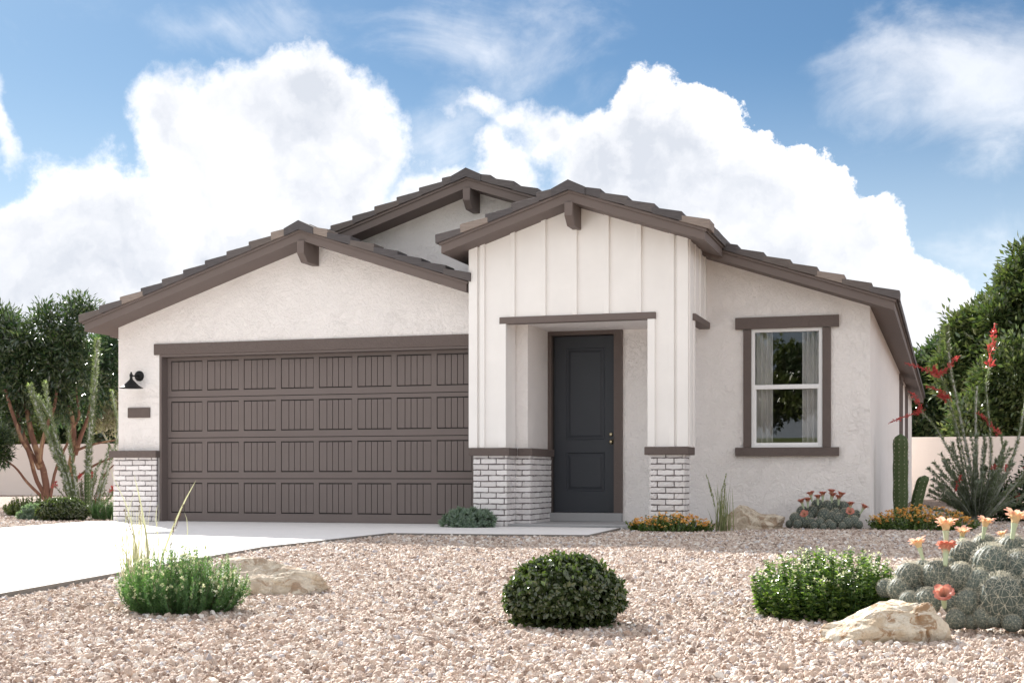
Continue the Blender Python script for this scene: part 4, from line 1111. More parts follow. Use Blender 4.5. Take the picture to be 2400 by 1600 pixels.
# ---- cacti
def globe_mesh(name, ribs=16, rings=14, depth=0.10, tall_=1.0):
    V = []; n = ribs*4; Fc = []
    for j in range(rings+1):
        ph = -math.pi/2*0.85+(math.pi/2*0.85+math.pi/2)*j/rings
        z = math.sin(ph); r = math.cos(ph)**0.9 if math.cos(ph) > 0 else 0
        if j == rings: r = 0.02
        for k in range(n):
            a_ = 2*math.pi*k/n; q = r*(1-depth*(1-abs(math.sin(a_*ribs/2)))**1.5)
            V.append((q*math.cos(a_), q*math.sin(a_), z))
    for j in range(rings):
        for k in range(n): Fc.append((j*n+k, j*n+(k+1) % n, (j+1)*n+(k+1) % n, (j+1)*n+k))
    me = np_mesh(name, np.array(V), np.array(Fc)); me.polygons.foreach_set('use_smooth', [True]*len(me.polygons)); return me
def spine_mesh(name, ribs=13, rings=8, per=8, L=0.42, w=0.013, curl=0.5, lo=-0.75):
    V = []; Fc = []; r2 = random.Random(5)
    for j in range(rings):
        ph = lo+(math.pi/2*0.97-lo)*(j+0.5)/rings
        for k in range(ribs):
            a_ = 2*math.pi*(k+0.5*(j % 2))/ribs
            nv = Vector((math.cos(ph)*math.cos(a_), math.cos(ph)*math.sin(a_), math.sin(ph)))
            e1 = Vector((-math.sin(a_), math.cos(a_), 0)); e2 = nv.cross(e1)
            for s_ in range(per):
                g = 2*math.pi*s_/per+r2.uniform(-.3, .3); d = (e1*math.cos(g)+e2*math.sin(g)); L_ = L*r2.uniform(.6, 1.15); d = (d+Vector((0, 0, 0.15))).normalized()
                sd = d.cross(nv).normalized()*w/2; o = len(V)
                for q in range(4):
                    u = q/3; p = nv*0.97+d*L_*u+nv*(0.16*math.sin(u*2.6)-(0.10*u*u*L_/L)*curl)
                    ww = sd*(1-u*0.75); V.append(tuple(p-ww)); V.append(tuple(p+ww))
                for q in range(3): Fc.append((o+2*q, o+2*q+1, o+2*q+3, o+2*q+2))
    return np_mesh(name, np.array(V), np.array(Fc))
globe_me = globe_mesh('cactus_stem'); globe_me.materials.append(M['cactus_grey'])
spine_a = spine_mesh('spines', 11, 7, 7, 0.52, 0.014, 0.3); spine_a.materials.append(M['spine'])
spine_b = spine_mesh('spines', 12, 7, 6, 0.30, 0.016); spine_b.materials.append(M['spine'])
def petals(name, n=11, layers=2, Rr=0.038, h=0.034, w=0.017, flare=1.0, seed=1):
    r2 = random.Random(seed); V = []; Fc = []
    for ly in range(layers):
        for k in range(n):
            a_ = 2*math.pi*(k+0.5*ly)/n+r2.uniform(-.08, .08); o = len(V); sc = (1-0.2*ly)*r2.uniform(.88, 1.08)
            e = Vector((math.cos(a_), math.sin(a_), 0)); s_ = Vector((-e.y, e.x, 0))
            for q in range(6):
                u = q/5; rr = 0.006+(Rr*sc-0.006)*(u**(1.7/flare)); z = h*sc*(1-(1-u)**1.6)-0.010*flare*u**4
                ww = w*sc*(0.35+0.75*math.sin(min(1, u*1.12)*math.pi*0.80)) * (1 if q < 5 else 0.45)
                c = e*rr+Vector((0, 0, z))
                V += [tuple(c-s_*ww/2+e*0.0015), tuple(c-Vector((0, 0, .0016))), tuple(c+s_*ww/2+e*0.0015)]
            for q in range(5):
                for z_ in (0, 1): Fc.append((o+3*q+z_, o+3*q+z_+1, o+3*q+z_+4, o+3*q+z_+3))
    return np_mesh(name, np.array(V), np.array(Fc))
pet_open = petals('petals', 12, 2, 0.040, 0.064, 0.019, 0.74); pet_open.materials.append(M['petal_peach'])
pet_cup = petals('petals', 9, 2, 0.033, 0.046, 0.025, 0.9, 3); pet_cup.materials.append(M['petal_coral'])
for me_ in (pet_open, pet_cup): me_.polygons.foreach_set('use_smooth', [True]*len(me_.polygons))
tube_me = MB().lathe([(0.0062, -0.038), (0.0075, -0.028), (0.008, -0.012), (0.0095, 0.004), (0.012, 0.016)], 12).mesh('flower_stalk'); tube_me.materials.append(M['stalk'])
tube_me.polygons.foreach_set('use_smooth', [True]*len(tube_me.polygons))
def cactus_cluster(name, label, base, balls, flowers, sc, spn, fs, slim=False):
    """balls: (x, y, r) photo pixels + depth offset; placed at real depths inside the clump"""
    t = mk(name, label, 'cactus', base); bv = Vector(base)
    for (x, y, r, hgt, dy) in balls:
        p = at(x, y, base[1]+dy); k = ppm(p); rr = r/k
        o_ = bpy.data.objects.new('stem', globe_me); link(o_, t); o_.location = p-bv; o_.scale = (rr, rr, rr*hgt)
        o_.rotation_euler = (rnd.uniform(-.18, .18), rnd.uniform(-.18, .18), rnd.uniform(0, 6))
        s_ = bpy.data.objects.new('spines', spn); link(s_, o_)
    for (x, y, kind, tiltx, tilty, s1, dy) in flowers:
        p = at(x, y, base[1]+dy)
        f_ = bpy.data.objects.new('flower', pet_open if kind == 'o' else pet_cup); link(f_, t); f_.location = p-bv; f_.scale = (s1*fs,)*3
        f_.rotation_euler = (tiltx, tilty, rnd.uniform(-.4, .4))
        q = bpy.data.objects.new('flower_stalk', tube_me); link(q, f_)
    return t
Zc = lambda x, y: (x/2.94+1600, y/2.94+1120)
raw = [(1565, 680, 100, 1.0, .12), (1755, 675, 105, 1.05, .10), (1915, 690, 98, 1.05, .08), (1945, 530, 112, .9, .24), (2125, 610, 135, 1.1, .14), (1505, 765, 85, 1.0, .10), (1562, 850, 70, 1.0, .02),
       (1690, 850, 92, 1.0, .0), (1965, 860, 84, 1.1, -.02), (2200, 850, 148, 1.25, -.05), (2330, 640, 125, 1.1, .12), (2270, 500, 105, 1.0, .28), (1885, 970, 72, 1.0, -.05), (2370, 940, 95, 1.1, -.06),
       (2080, 470, 90, .9, .34), (1800, 780, 95, 1.1, .08), (2040, 740, 100, 1.1, .05), (1990, 990, 60, .9, -.04), (2480, 800, 150, 1.2, .0), (2440, 560, 120, 1.0, .22), (2560, 700, 130, 1.1, .15), (2560, 950, 120, 1.1, -.02), (1655, 640, 78, 1.0, .2), (1640, 960, 60, .9, .08), (2080, 960, 78, 1.0, -.06), (2270, 1000, 66, .9, -.14), (2150, 985, 50, .8, -.10), (1850, 870, 60, 1.0, .02), (2440, 1000, 80, 1.0, -.1), (1610, 770, 70, 1.0, .12), (2110, 760, 80, 1.0, .08), (1400, 760, 62, 1.0, .22), (2340, 780, 90, 1.1, .05), (2190, 500, 90, .9, .32), (1840, 600, 60, .9, .2)]
balls = [(*Zc(x, y), r/2.94, h, dy) for x, y, r, h, dy in raw]
fl_ = [(1815, 395, 'o', -.25, 0, 1.05, .10), (1640, 505, 'o', -.2, -.35, .85, .12), (1812, 525, 'c', -.35, .1, 1.15, .05), (1925, 420, 'o', .2, .1, .8, .30), (2078, 360, 'o', -.15, .15, .85, .28),
       (2282, 345, 'o', -.3, .05, 1.1, .15), (1800, 835, 'c', .75, -.25, 1.15, -.13), (2210, 425, 'o', -.1, -.2, .6, .36), (2480, 400, 'o', -.2, .1, 1.0, .2)]
flw = [(*Zc(x, y), k, a, b_, s, dy) for x, y, k, a, b_, s, dy in fl_]
cactus_cluster('cactus_cluster', 'large cluster of spiny grey green globe cacti with peach flowers at the front right', (0.17, 6.42, G), balls, flw, 1, spine_a, 1.22)
# small cluster by the wall
Zd = lambda x, y: (x/2.94+1600, y/2.94+1120)
raw = [(735, 315, 26), (775, 280, 40), (790, 320, 30), (825, 235, 42), (835, 300, 45), (885, 310, 34), (890, 235, 42), (930, 190, 44), (975, 260, 48), (945, 310, 35), (1000, 200, 46), (1010, 320, 32), (1060, 190, 42), (1055, 250, 40),
       (1080, 290, 46), (1110, 200, 40), (1120, 250, 40), (1140, 310, 38), (1160, 265, 42), (1180, 300, 38), (1215, 320, 28), (1035, 330, 26), (905, 330, 26), (870, 270, 34), (1195, 250, 30), (1100, 330, 26), (970, 340, 24), (1025, 270, 40)]
balls = [(*Zd(x, y), r/2.94, 1.05, 0.10+0.30*(330-y)/140+rnd.uniform(-.03, .03)) for x, y, r in raw]
fl_ = [(885, 128, 'c', -.1, -.2), (825, 178, 'c', 0, -.3), (862, 170, 'c', .1, 0), (965, 128, 'c', 0, 0), (1024, 112, 'c', 0, .1), (1030, 135, 'c', .1, .1), (1085, 130, 'c', 0, .3), (1075, 152, 'c', .1, 0), (932, 150, 'c', 0, 0),
       (845, 262, 'c', .9, 0), (1150, 245, 'c', .9, 0), (1240, 215, 'c', -.1, .5), (1155, 198, 'c', 0, .1)]
flw = [(*Zd(x, y), k, a, b_, 1, -.06 if a > .5 else 0.15) for x, y, k, a, b_ in fl_]
cactus_cluster('cactus_cluster', 'small mound of grey globe cacti with coral flowers against the white wall under the window', (-1.50, 17.85, G), balls, flw, 1, spine_b, 1.7)
# columnar cactus
def column_mesh(name, r, h, ribs=9, lean=0.0, m='cactus_green'):
    V = []; n = ribs*4; rings = 30; Fc = []
    for j in range(rings+1):
        u = j/rings; z = h*u; top_ = 1.0 if u < 0.90 else math.sqrt(max(0.0, 1-((u-0.90)/0.10)**2))*0.97+0.02
        rr = r*(0.86+0.14*math.sin(min(1, u*2.5)*math.pi/2))*(1+0.03*math.sin(u*23))*top_
        for k in range(n):
            a_ = 2*math.pi*k/n; q = rr*(1-0.16*(1-abs(math.sin(a_*ribs/2)))**1.3)
            V.append((q*math.cos(a_)+lean*u*u, q*math.sin(a_), z))
    for j in range(rings):
        for k in range(n): Fc.append((j*n+k, j*n+(k+1) % n, (j+1)*n+(k+1) % n, (j+1)*n+k))
    me = np_mesh(name, np.array(V), np.array(Fc)); me.polygons.foreach_set('use_smooth', [True]*len(me.polygons)); me.materials.append(M[m])
    SV = []; SF = []; r2 = random.Random(8); nr = int(h/0.055)
    for j in range(nr):
        u = (j+.5)/nr
        if u > .97: continue
        top_ = 1.0 if u < 0.90 else math.sqrt(max(0.0, 1-((u-0.90)/0.10)**2))
        for k in range(ribs):
            a_ = 2*math.pi*(k+.5)/ribs; rr = r*1.0*top_; c = Vector((math.cos(a_)*rr+lean*u*u, math.sin(a_)*rr, h*u)); nv = Vector((math.cos(a_), math.sin(a_), 0.1))
            for s_ in range(9):
                d = (nv*.8+Vector((r2.gauss(0, 1), r2.gauss(0, 1), r2.gauss(0, 1)))*.8).normalized(); sd = d.cross(Vector((.3, .2, 1))).normalized()*0.0026; o = len(SV); L_ = r2.uniform(.016, .032)
                SV += [tuple(c-sd), tuple(c+sd), tuple(c+d*L_)]; SF.append((o, o+1, o+2))
    sm = np_mesh('spines', np.array(SV), np.array(SF)); sm.materials.append(M['spine'])
    return me, sm
cb = Vector((at(2112, 1200, 19.7).x, 19.7, G))
t = mk('columnar_cactus', 'green columnar cactus of one tall and one short stem by the house corner', 'cactus', cb)
for (x, ytop, wpx, lean, dy) in ((2111, 1016, 35, 0.0, 0), (2144, 1113, 29, 0.13, 0.15)):
    p = at(x, 1200, 19.7+dy); top_ = at(x, ytop, 19.7+dy); k = ppm(p)
    me_, sm_ = column_mesh('stem', wpx/2/k, top_.z-G, 9 if x < 2120 else 8, lean)
    o_ = bpy.data.objects.new('stem', me_); link(o_, t); o_.location = (p.x-cb.x, dy, 0)
    q = bpy.data.objects.new('spines', sm_); link(q, o_)
lb = Vector((at(205, 1180, 20.5).x, 20.5, G))
me_, sm_ = column_mesh('columnar_cactus', 0.055, at(205, 1106, 20.5).z-G, 8)
o_ = bpy.data.objects.new('columnar_cactus', me_); link(o_); o_.location = lb; tag(o_, 'thin green columnar cactus among the wand stems left of the garage', 'cactus')
q = bpy.data.objects.new('spines', sm_); link(q, o_)

# ---- wand plants (ocotillo): leafy grey wands with red flower spikes
def wand(t, base, pts, r0, r1, Y, Y1=None, leafL=0.045, dens=260, m='leaf_ocotillo', bark='bark_grey', u0=0.12):
    q = [p-Vector(base) for p in resample(poly3(pts, Y, Y1), 14)]
    L = sum((b-a).length for a, b in zip(q[:-1], q[1:]))
    st = MB().tube(q, [r0+(r1-r0)*i/13 for i in range(14)], 6).build('stem', M[bark], t, True)
    n = int(dens*L); u = u0+(1-u0)*rng.random(n); A = np.array([tuple(p) for p in q]); f = u*13; i = np.minimum(f.astype(int), 12); fr_ = (f-i)[:, None]
    P = A[i]*(1-fr_)+A[i+1]*fr_; ax = unit(A[i+1]-A[i]); sd = rdir(n); sd = unit(sd-ax*(sd*ax).sum(1, keepdims=True))
    rr = (r0+(r1-r0)*u)[:, None]
    D = unit(ax*0.7+sd*0.8); N = unit(ax-sd*.6)
    foliage('foliage', P+sd*rr*.8, D, N, leafL*(.6+.6*rng.random(n)), leafL*.34*(.7+.5*rng.random(n)), M[m], st, .15)
    return st
def spike(t, base, pts, w, Y, n=150):
    n = int(n*1.0); w = w*0.98
    q = [p-Vector(base) for p in resample(poly3(pts, Y), 8)]
    A = np.array([tuple(p) for p in q]); u = rng.random(n); f = u*7; i = np.minimum(f.astype(int), 6); fr_ = (f-i)[:, None]
    P = A[i]*(1-fr_)+A[i+1]*fr_; ax = unit(A[i+1]-A[i]); sd = rdir(n); taper = ((1.0-0.5*u)*(0.45+0.8*(np.sin(u*19)>-.2)))[:, None]
    D = unit(sd*1.0+ax*0.7+np.array([0, 0, .15])); P = P+sd*w*0.25*taper
    mb_ = foliage('flower_spike', P, D, rdir(n), w*0.9*(0.6+.6*rng.random(n))*taper[:, 0], np.full(n, w*.30), M['petal_red'], t, .2, kind=None)
    MB().tube(q, [0.006]*8, 4).build('spike_stalk', M['petal_red'], mb_)
YR = 20.9
ob = Vector((at(2292, 1224, YR).x, YR, G))
t = mk('ocotillo', 'tall spreading grey green wand shrub with red flower spikes right of the house', 'shrub', ob)
Wd = [([(2292, 1228), (2290, 1150), (2288, 1050), (2287, 960), (2290, 905)], .030, .012, 0), ([(2290, 1228), (2275, 1100), (2248, 965), (2226, 850), (2218, 762)], .022, .014, .2),
      ([(2292, 1228), (2318, 1120), (2322, 1040), (2316, 960), (2311, 900), (2318, 862)], .018, .008, -.2), ([(2288, 1228), (2262, 1130), (2226, 1060), (2195, 1005), (2158, 962)], .017, .007, .1),
      ([(2290, 1228), (2258, 1100), (2235, 980), (2215, 905), (2203, 878)], .015, .006, .3), ([(2290, 1228), (2262, 1080), (2240, 990), (2222, 935)], .014, .006, -.3),
      ([(2296, 1228), (2340, 1150), (2378, 1060), (2400, 960), (2412, 880)], .026, .012, 0), ([(2296, 1228), (2325, 1130), (2350, 1065), (2345, 1015)], .014, .006, .2),
      ([(2296, 1228), (2350, 1170), (2410, 1090), (2440, 1000)], .02, .01, -.2)]
for pts, r0, r1, dy in Wd:
    wand(t, ob, pts, r0, r1, YR, YR+dy, 0.05, 210 if pts[-1][0] != 2290 else 90, u0=.3)
wand(t, ob, [(2222, 830), (2219, 800), (2217, 764)], .02, .016, YR+.2, None, 0.07, 900, 'leaf_ocotillo', u0=0)
for k in range(58):
    a = rnd.uniform(-1, 1); x1 = 2290+a*112+rnd.uniform(-8, 8); y1 = 1040+abs(a)**2*70+rnd.uniform(-25, 95)
    pts = [(2290+a*8, 1222), (2290+a*55+rnd.uniform(-6, 6), 1222-(1222-y1)*.55), (x1, y1)]
    wand(t, ob, pts, .006, .003, YR, YR+rnd.uniform(-.6, .6), 0.062, 230, 'leaf_grey', u0=.15)
for pts, w_ in (([(2318, 862), (2322, 825), (2328, 790), (2332, 757)], .085), ([(2206, 880), (2175, 868), (2150, 858), (2122, 851)], .06), ([(2206, 876), (2225, 858), (2240, 840), (2250, 834)], .06), ([(2226, 938), (2205, 918), (2190, 910), (2172, 906)], .055),
                ([(2222, 938), (2212, 930), (2200, 925)], .07), ([(2160, 965), (2152, 945), (2140, 925), (2132, 918)], .06), ([(2160, 962), (2140, 970), (2115, 978), (2085, 990)], .055), ([(2342, 1018), (2325, 998), (2310, 982), (2292, 968)], .06), ([(2204, 880), (2190, 872), (2192, 858)], .07)):
    spike(t, ob, pts, w_, YR-.1, 130)
for (x, y) in ((2249, 1122), (2240, 1144), (2330, 1094), (2356, 1097)):
    spike(t, ob, [(x, y+7), (x, y), (x+3, y-8)], .06, YR-.35, 34)
# shrub at the right edge
rb = (at(2395, 1205, 22).x, 22.0, G)
t = mk('flowering_shrub', 'dark green shrub with scattered red blooms at the right edge by the garden wall', 'shrub', rb)
crown('foliage', [((0.15, 0, .35), (.75, .5, .36)), ((.5, .1, .62), (.55, .5, .42)), ((-.35, 0, .2), (.35, .3, .22))], 330, 24, .09, .06, .032, M['leaf_dark'], t)
mb = MB()
for i in range(14):
    a = rnd.uniform(-1, 1); mb.tube([(0, 0, -.02), (a*.4, rnd.uniform(-.2, .2), .3), (a*.8+.1, rnd.uniform(-.3, .3), .7)], [.012, .009, .004], 5, False)
mb.build('branch', M['bark_brown'], t)['kind'] = 'stuff'
for i in range(9):
    x, z = rnd.uniform(-.45, .7), rnd.uniform(.3, 1.0); c = np.array([x, -.42+abs(x)*.2, z]); n = 26
    foliage('blossom', np.tile(c, (n, 1))+rng.normal(size=(n, 3))*.015, rdir(n), rdir(n), np.full(n, .045), np.full(n, .02), M['petal_red'], t, kind=None)

YL = 20.6
lb = Vector((at(190, 1195, YL).x, YL, G))
GO = 'leafy wand plants left of the garage'
t = mk('ocotillo', 'tall upright leafy wand stem reaching above the wall lamp beside the garage', 'shrub', (at(206, 1195, YL).x, YL, G), GO); tb = Vector(t.location)
wand(t, tb, [(207, 1200), (207, 1080), (213, 1000), (221, 900), (228, 795)], .055, .022, YL, None, .075, 480, u0=.02)
t = mk('ocotillo', 'leaning clump of leafy wand stems in front of the red barked tree', 'shrub', (at(178, 1195, YL-.3).x, YL-.3, G), GO); tb = Vector(t.location)
for pts, r0, r1, d_ in (([(178, 1200), (150, 1110), (118, 1035), (95, 975), (70, 902)], .055, .026, 480), ([(184, 1200), (158, 1100), (135, 1040), (118, 970), (105, 897)], 0.034, .014, 400), ([(184, 1200), (172, 1090), (163, 1035), (161, 1000)], .03, .014, 330), ([(118, 975), (100, 945), (88, 928)], .012, .01, 300)):
    wand(t, tb, pts, r0, r1, YL-.3, YL-.1, .07, d_, u0=.02)
t = mk('ocotillo', 'short leafy wand stems spreading beside the left brick base', 'shrub', (at(226, 1195, YL-.5).x, YL-.5, G), GO); tb = Vector(t.location)
for pts, r0, r1 in (([(224, 1200), (238, 1120), (248, 1080), (257, 1043)], .02, .01), ([(228, 1200), (248, 1120), (262, 1070), (276, 1025)], .018, .01), ([(218, 1200), (214, 1150), (222, 1110), (236, 1080)], .016, .008), ([(270, 1080), (276, 1000), (268, 950), (262, 915)], .014, .01)):
    wand(t, tb, pts, r0, r1, YL-.5, YL-.2, .055, 280, u0=.02)
# low bush with red blooms
t = mk('flowering_bush', 'brownish wiry bush with a few red blooms behind the domed shrub on the left', 'shrub', (at(200, 1190, 21.2).x, 21.2, G)); tb = Vector(t.location)
for k in range(46):
    a = rnd.uniform(-1, 1); x1 = 200+a*75+rnd.uniform(-6, 6); y1 = 1105+a*a*35+rnd.uniform(-18, 45)
    wand(t, tb, [(200+a*20, 1200), (200+a*52, 1200-(1200-y1)*.55), (x1, y1)], .007, .004, 21.2, 21.2+rnd.uniform(-.4, .4), .05, 110, 'leaf_olive', 'bark_brown', u0=.1)
for (x, y) in ((129, 1137), (187, 1119), (214, 1115), (231, 1168), (263, 1148)):
    spike(t, tb, [(x, y+7), (x, y), (x+2, y-8)], .075, 20.2 if x == 231 else 21.0, 50)

# ---- trees on the left
YT = 23.0
t = mk('tree', 'multi stemmed tree with cinnamon bark and dark glossy crown left of the garage', 'tree', (at(112, 1190, YT).x, YT, G)); tb = Vector(t.location)
mb = MB()
def st(pts, r0, r1, Y0=YT, Y1=YT): stem_into(mb, [p-tb for p in poly3(pts, Y0, Y1)], r0, r1, 12, 8)
st([(113, 1200), (106, 1120), (93, 1078), (79, 1035), (70, 1000), (62, 955), (45, 915), (35, 870)], .075, .035, YT, YT+.3)
st([(94, 1085), (97, 1050), (105, 1015), (115, 985), (127, 955), (135, 900)], .045, .025)
st([(112, 1172), (88, 1130), (78, 1100), (68, 1060), (52, 1035), (40, 1000), (25, 955), (12, 910)], .045, .03, YT, YT-.3)
st([(92, 1098), (78, 1070), (60, 1030), (45, 985), (38, 930), (42, 880)], .04, .025, YT, YT+.3)
st([(112, 1178), (92, 1158), (62, 1128), (45, 1105), (28, 1088), (10, 1078)], .036, .016, YT, YT-.6)
st([(115, 1185), (128, 1110), (145, 1065), (160, 1033), (170, 990)], .035, .02, YT, YT+.3)
mb.build('trunk', M['bark_red'], t, True)
def lumps(lst, Y, tb_, dy=1.0):
    out = []
    for x, y, r in lst:
        p = at(x, y, Y+rnd.uniform(-.4, .4)*dy); k = ppm(p); out.append((p-tb_, (r/k, r/k*0.9, r/k)))
    return out
crown('crown', lumps([(30, 800, 55), (105, 790, 62), (165, 765, 48), (180, 735, 32), (60, 870, 60), (130, 860, 60), (185, 840, 45), (10, 890, 60), (165, 905, 45), (70, 930, 45), (12, 760, 38), (110, 745, 28), (5, 1000, 22), (115, 950, 34), (150, 965, 30), (40, 965, 34)], YT+.2, tb), 820, 26, .20, .125, .034, M['leaf_dark'], t)
crown('low_foliage', lumps([(-12, 1048, 34), (5, 1068, 22), (8, 1030, 22)], YT-.6, tb, .3), 170, 24, .12, .085, .022, M['leaf_dark'], t)
t = mk('tree', 'slim red barked tree with sideways branches directly left of the garage', 'tree', (at(166, 1190, YT+.8).x, YT+.8, G)); tb = Vector(t.location)
mb = MB()
st([(163, 1200), (166, 1140), (166, 1090), (172, 1050), (172, 1000), (164, 958), (150, 932), (128, 915)], .085, .03, YT+.8, YT+.8)
st([(176, 1065), (190, 1020), (204, 985), (213, 945), (225, 900)], .05, .02, YT+.8, YT+.8)
st([(172, 1058), (205, 1045), (235, 1037), (275, 1030)], .03, .015, YT+.8, YT+.8)
st([(178, 1122), (205, 1100), (235, 1083), (275, 1068)], .03, .018, YT+.8, YT+.4)
st([(172, 1000), (185, 975), (180, 930), (178, 905)], .03, .015, YT+.8, YT+.8)
st([(240, 1120), (255, 1100), (285, 1075)], .02, .012, YT+.8, YT+.6)
mb.build('trunk', M['bark_red'], t, True)
crown('crown', lumps([(215, 860, 50), (235, 820, 42), (262, 840, 40), (200, 930, 50), (240, 890, 40), (150, 960, 36), (270, 800, 30)], YT+1.6, tb), 340, 24, .20, .125, .036, M['leaf_blue'], t)
t = mk('silver_tree', 'pale grey leaved shrubby tree glinting beside the garage wall', 'tree', (at(285, 1165, 25.5).x, 25.5, G)); tb = Vector(t.location)
mb = MB()
for pts in ([(285, 1180), (275, 1060), (262, 960), (250, 900)], [(285, 1100), (250, 1030), (225, 995), (190, 985)], [(290, 1040), (262, 985), (240, 960), (225, 930)], [(290, 1010), (255, 990), (232, 1010), (214, 1020)]):
    stem_into(mb, [p-tb for p in poly3(pts, 25.5)], .03, .01, 10, 6)
mb.build('trunk', M['bark_grey'], t, True)
crown('crown', lumps([(262, 900, 34), (240, 950, 34), (278, 950, 36), (225, 985, 22), (265, 990, 24)], 25.4, tb), 260, 16, .15, .085, .032, M['leaf_pale'], t)

# ---- trees beyond the garden wall
def big_tree(label, x, Y, lst, ncl, m, L=.24, W_=.10, bark='bark_brown', group='trees beyond the garden wall', clr=.42, per=22):
    bp = at(x, 1150, Y); t = mk('tree', label, 'tree', (bp.x, Y, G), group); tb = Vector(t.location)
    mb = MB(); lp_ = lumps(lst, Y, tb)
    top_ = max(c.z for c, r in lp_)
    mb.tube([(0, 0, -.1), (.05, .02, 1.0), (-.05, 0, 2.0)], [.2, .17, .14], 8)
    for c, r in lp_[:8]: stem_into(mb, [Vector((-.05, 0, 1.6)), Vector((c.x*.45, c.y*.5, 1.6+(c.z-1.6)*.55)), c], .10, .03, 8, 6)
    mb.build('trunk', M[bark], t, True)
    crown('crown', lp_, ncl, per, clr, L, W_, M[m], t, inner=.45)
    return t
big_tree('dense dark evergreen beyond the wall behind the red barked trees', 60, 48, [(-20, 900, 80), (60, 930, 75), (130, 950, 70), (20, 1000, 60), (90, 1010, 50), (160, 1000, 48), (200, 960, 60), (-60, 980, 70)], 1500, 'leaf_dark')
big_tree('deep green tree beyond the wall next to the garage', 240, 50, [(250, 900, 70), (230, 970, 60), (280, 960, 70), (262, 840, 45), (215, 1005, 42), (300, 1010, 50)], 900, 'leaf_blue')
big_tree('light olive tree low beyond the wall at the far left', 20, 46, [(10, 1005, 45), (55, 1010, 36), (-30, 1000, 50), (30, 960, 30)], 420, 'leaf_olive', .2, .09)
big_tree('tall glossy green tree beyond the wall rising to the upper right corner', 2330, 48, [(2400, 712, 72), (2340, 772, 66), (2300, 770, 55), (2270, 820, 62), (2410, 800, 90), (2330, 850, 80), (2440, 680, 80), (2265, 890, 60), (2400, 900, 90), (2385, 660, 30)], 2100, 'leaf_tree')
big_tree('bushy mid green tree beyond the wall just right of the roof corner', 2200, 50, [(2210, 840, 40), (2190, 880, 50), (2140, 940, 42), (2180, 960, 62), (2150, 870, 22), (2230, 930, 60), (2230, 990, 50), (2120, 1000, 36), (2160, 1005, 40)], 1300, 'leaf_dark', .22, .09)
big_tree('olive green tree beyond the wall behind the tall wand shrub', 2330, 45.5, [(2330, 940, 60), (2370, 880, 55), (2290, 985, 45), (2390, 980, 60), (2340, 1000, 40), (2430, 900, 70), (2260, 1010, 30)], 1000, 'leaf_tree', .2, .085)

# ---- across the street, behind the viewer: what the window reflects
lw = MB(); lw.add([(-200, -160, 2.6), (200, -160, 2.6), (200, -36, 2.6), (-200, -36, 2.6), (200, -12, G+.02), (-200, -12, G+.02)], [(0, 1, 2, 3), (3, 2, 4, 5)])
tag(lw.build('lawn', M['lawn']), kind='structure')
def street_tree(label, x, y, s, nl, m):
    t = mk('tree', label, 'tree', (x, y, 2.5), 'trees across the street')
    mb = MB(); mb.tube([(0, 0, -.1), (.1, 0, 1.2*s), (0, 0, 2.4*s)], [.22, .18, .12], 8)
    for k in range(5):
        a = k*1.26; mb.tube([(0, 0, 1.8*s), (math.cos(a)*s, math.sin(a)*s, 3.0*s), (math.cos(a)*1.8*s, math.sin(a)*1.8*s, 3.9*s)], [.1, .07, .03], 6)
    mb.build('trunk', M['bark_brown'], t, True)
    lp_ = [((rnd.uniform(-1.5, 1.5)*s, rnd.uniform(-1.5, 1.5)*s, rnd.uniform(1.4, 4.2)*s), (1.3*s, 1.2*s, 1.0*s)) for _ in range(10)]
    crown('crown', lp_, nl, 20, .4, .34, .19, M[m], t, inner=.3)
for i, (x, y, s, mm) in enumerate(((-1.5, -39, 1.0, 'leaf_dark'), (3.5, -40, 1.1, 'leaf_shrub'), (-6.0, -40, 1.2, 'leaf_dark'), (-10.5, -41, 1.15, 'leaf_olive'), (-15.5, -40, 1.35, 'leaf_dark'))):
    street_tree(['dark rounded tree on the lawn across the street', 'bright green tree on the lawn across the street', 'broad dark tree on the lawn across the street', 'olive tree on the lawn across the street', 'tallest dark tree on the lawn across the street'][i], x, y, s, 420, mm)
#PLANTS_END

# ------------------------------------------------------------------ gravel: every stone real, instanced on points
def inside(px_, py_, poly):
    c = np.zeros(len(px_), bool); j = len(poly)-1
    for i in range(len(poly)):
        xi, yi = poly[i]; xj, yj = poly[j]
        hit = ((yi > py_) != (yj > py_)) & (px_ < (xj-xi)*(py_-yi)/(yj-yi+1e-12)+xi)
        c ^= hit; j = i
    return c
def wedge(r0, r1, dens, sp=0.60):
    n = int(dens*sp*(r1*r1-r0*r0))
    f = np.sqrt(r0*r0+(r1*r1-r0*r0)*rng.random(n)); a = (rng.random(n)*2-1)*sp
    r = a*f
    return np.stack([r*CT-f*ST, r*ST+f*CT], 1), f
parts = []; sizes = []
for r0, r1, dens, s0 in ((3.6, 6.5, 5300, 0.0096), (6.5, 9.0, 4300, 0.0106), (9.0, 13.5, 2700, 0.0135), (13.5, 19.5, 1700, 0.0158), (19.5, 30, 500, 0.02)):
    p, f = wedge(r0, r1, dens); parts.append(p); sizes.append(s0*np.exp(rng.normal(size=len(p))*0.30))
P = np.concatenate(parts); S = np.concatenate(sizes)
keep = ~inside(P[:, 0], P[:, 1], drive) & ~inside(P[:, 0], P[:, 1], walk)
keep &= ~((P[:, 0] > -11.5) & (P[:, 0] < -5.0) & (P[:, 1] > 16.9)) & ~((P[:, 0] > -11.75) & (P[:, 0] < -0.95) & (P[:, 1] > 18.5)) & ~((P[:, 0] > -5.95) & (P[:, 0] < -3.05) & (P[:, 1] > 17.05))
P = P[keep]; S = S[keep].clip(0.004, 0.026)
Z = G+S*0.25+rng.random(len(S))*0.010
me = bpy.data.meshes.new('gravel'); me.vertices.add(len(P)); me.vertices.foreach_set('co', np.column_stack([P, Z]).astype(np.float32).ravel())
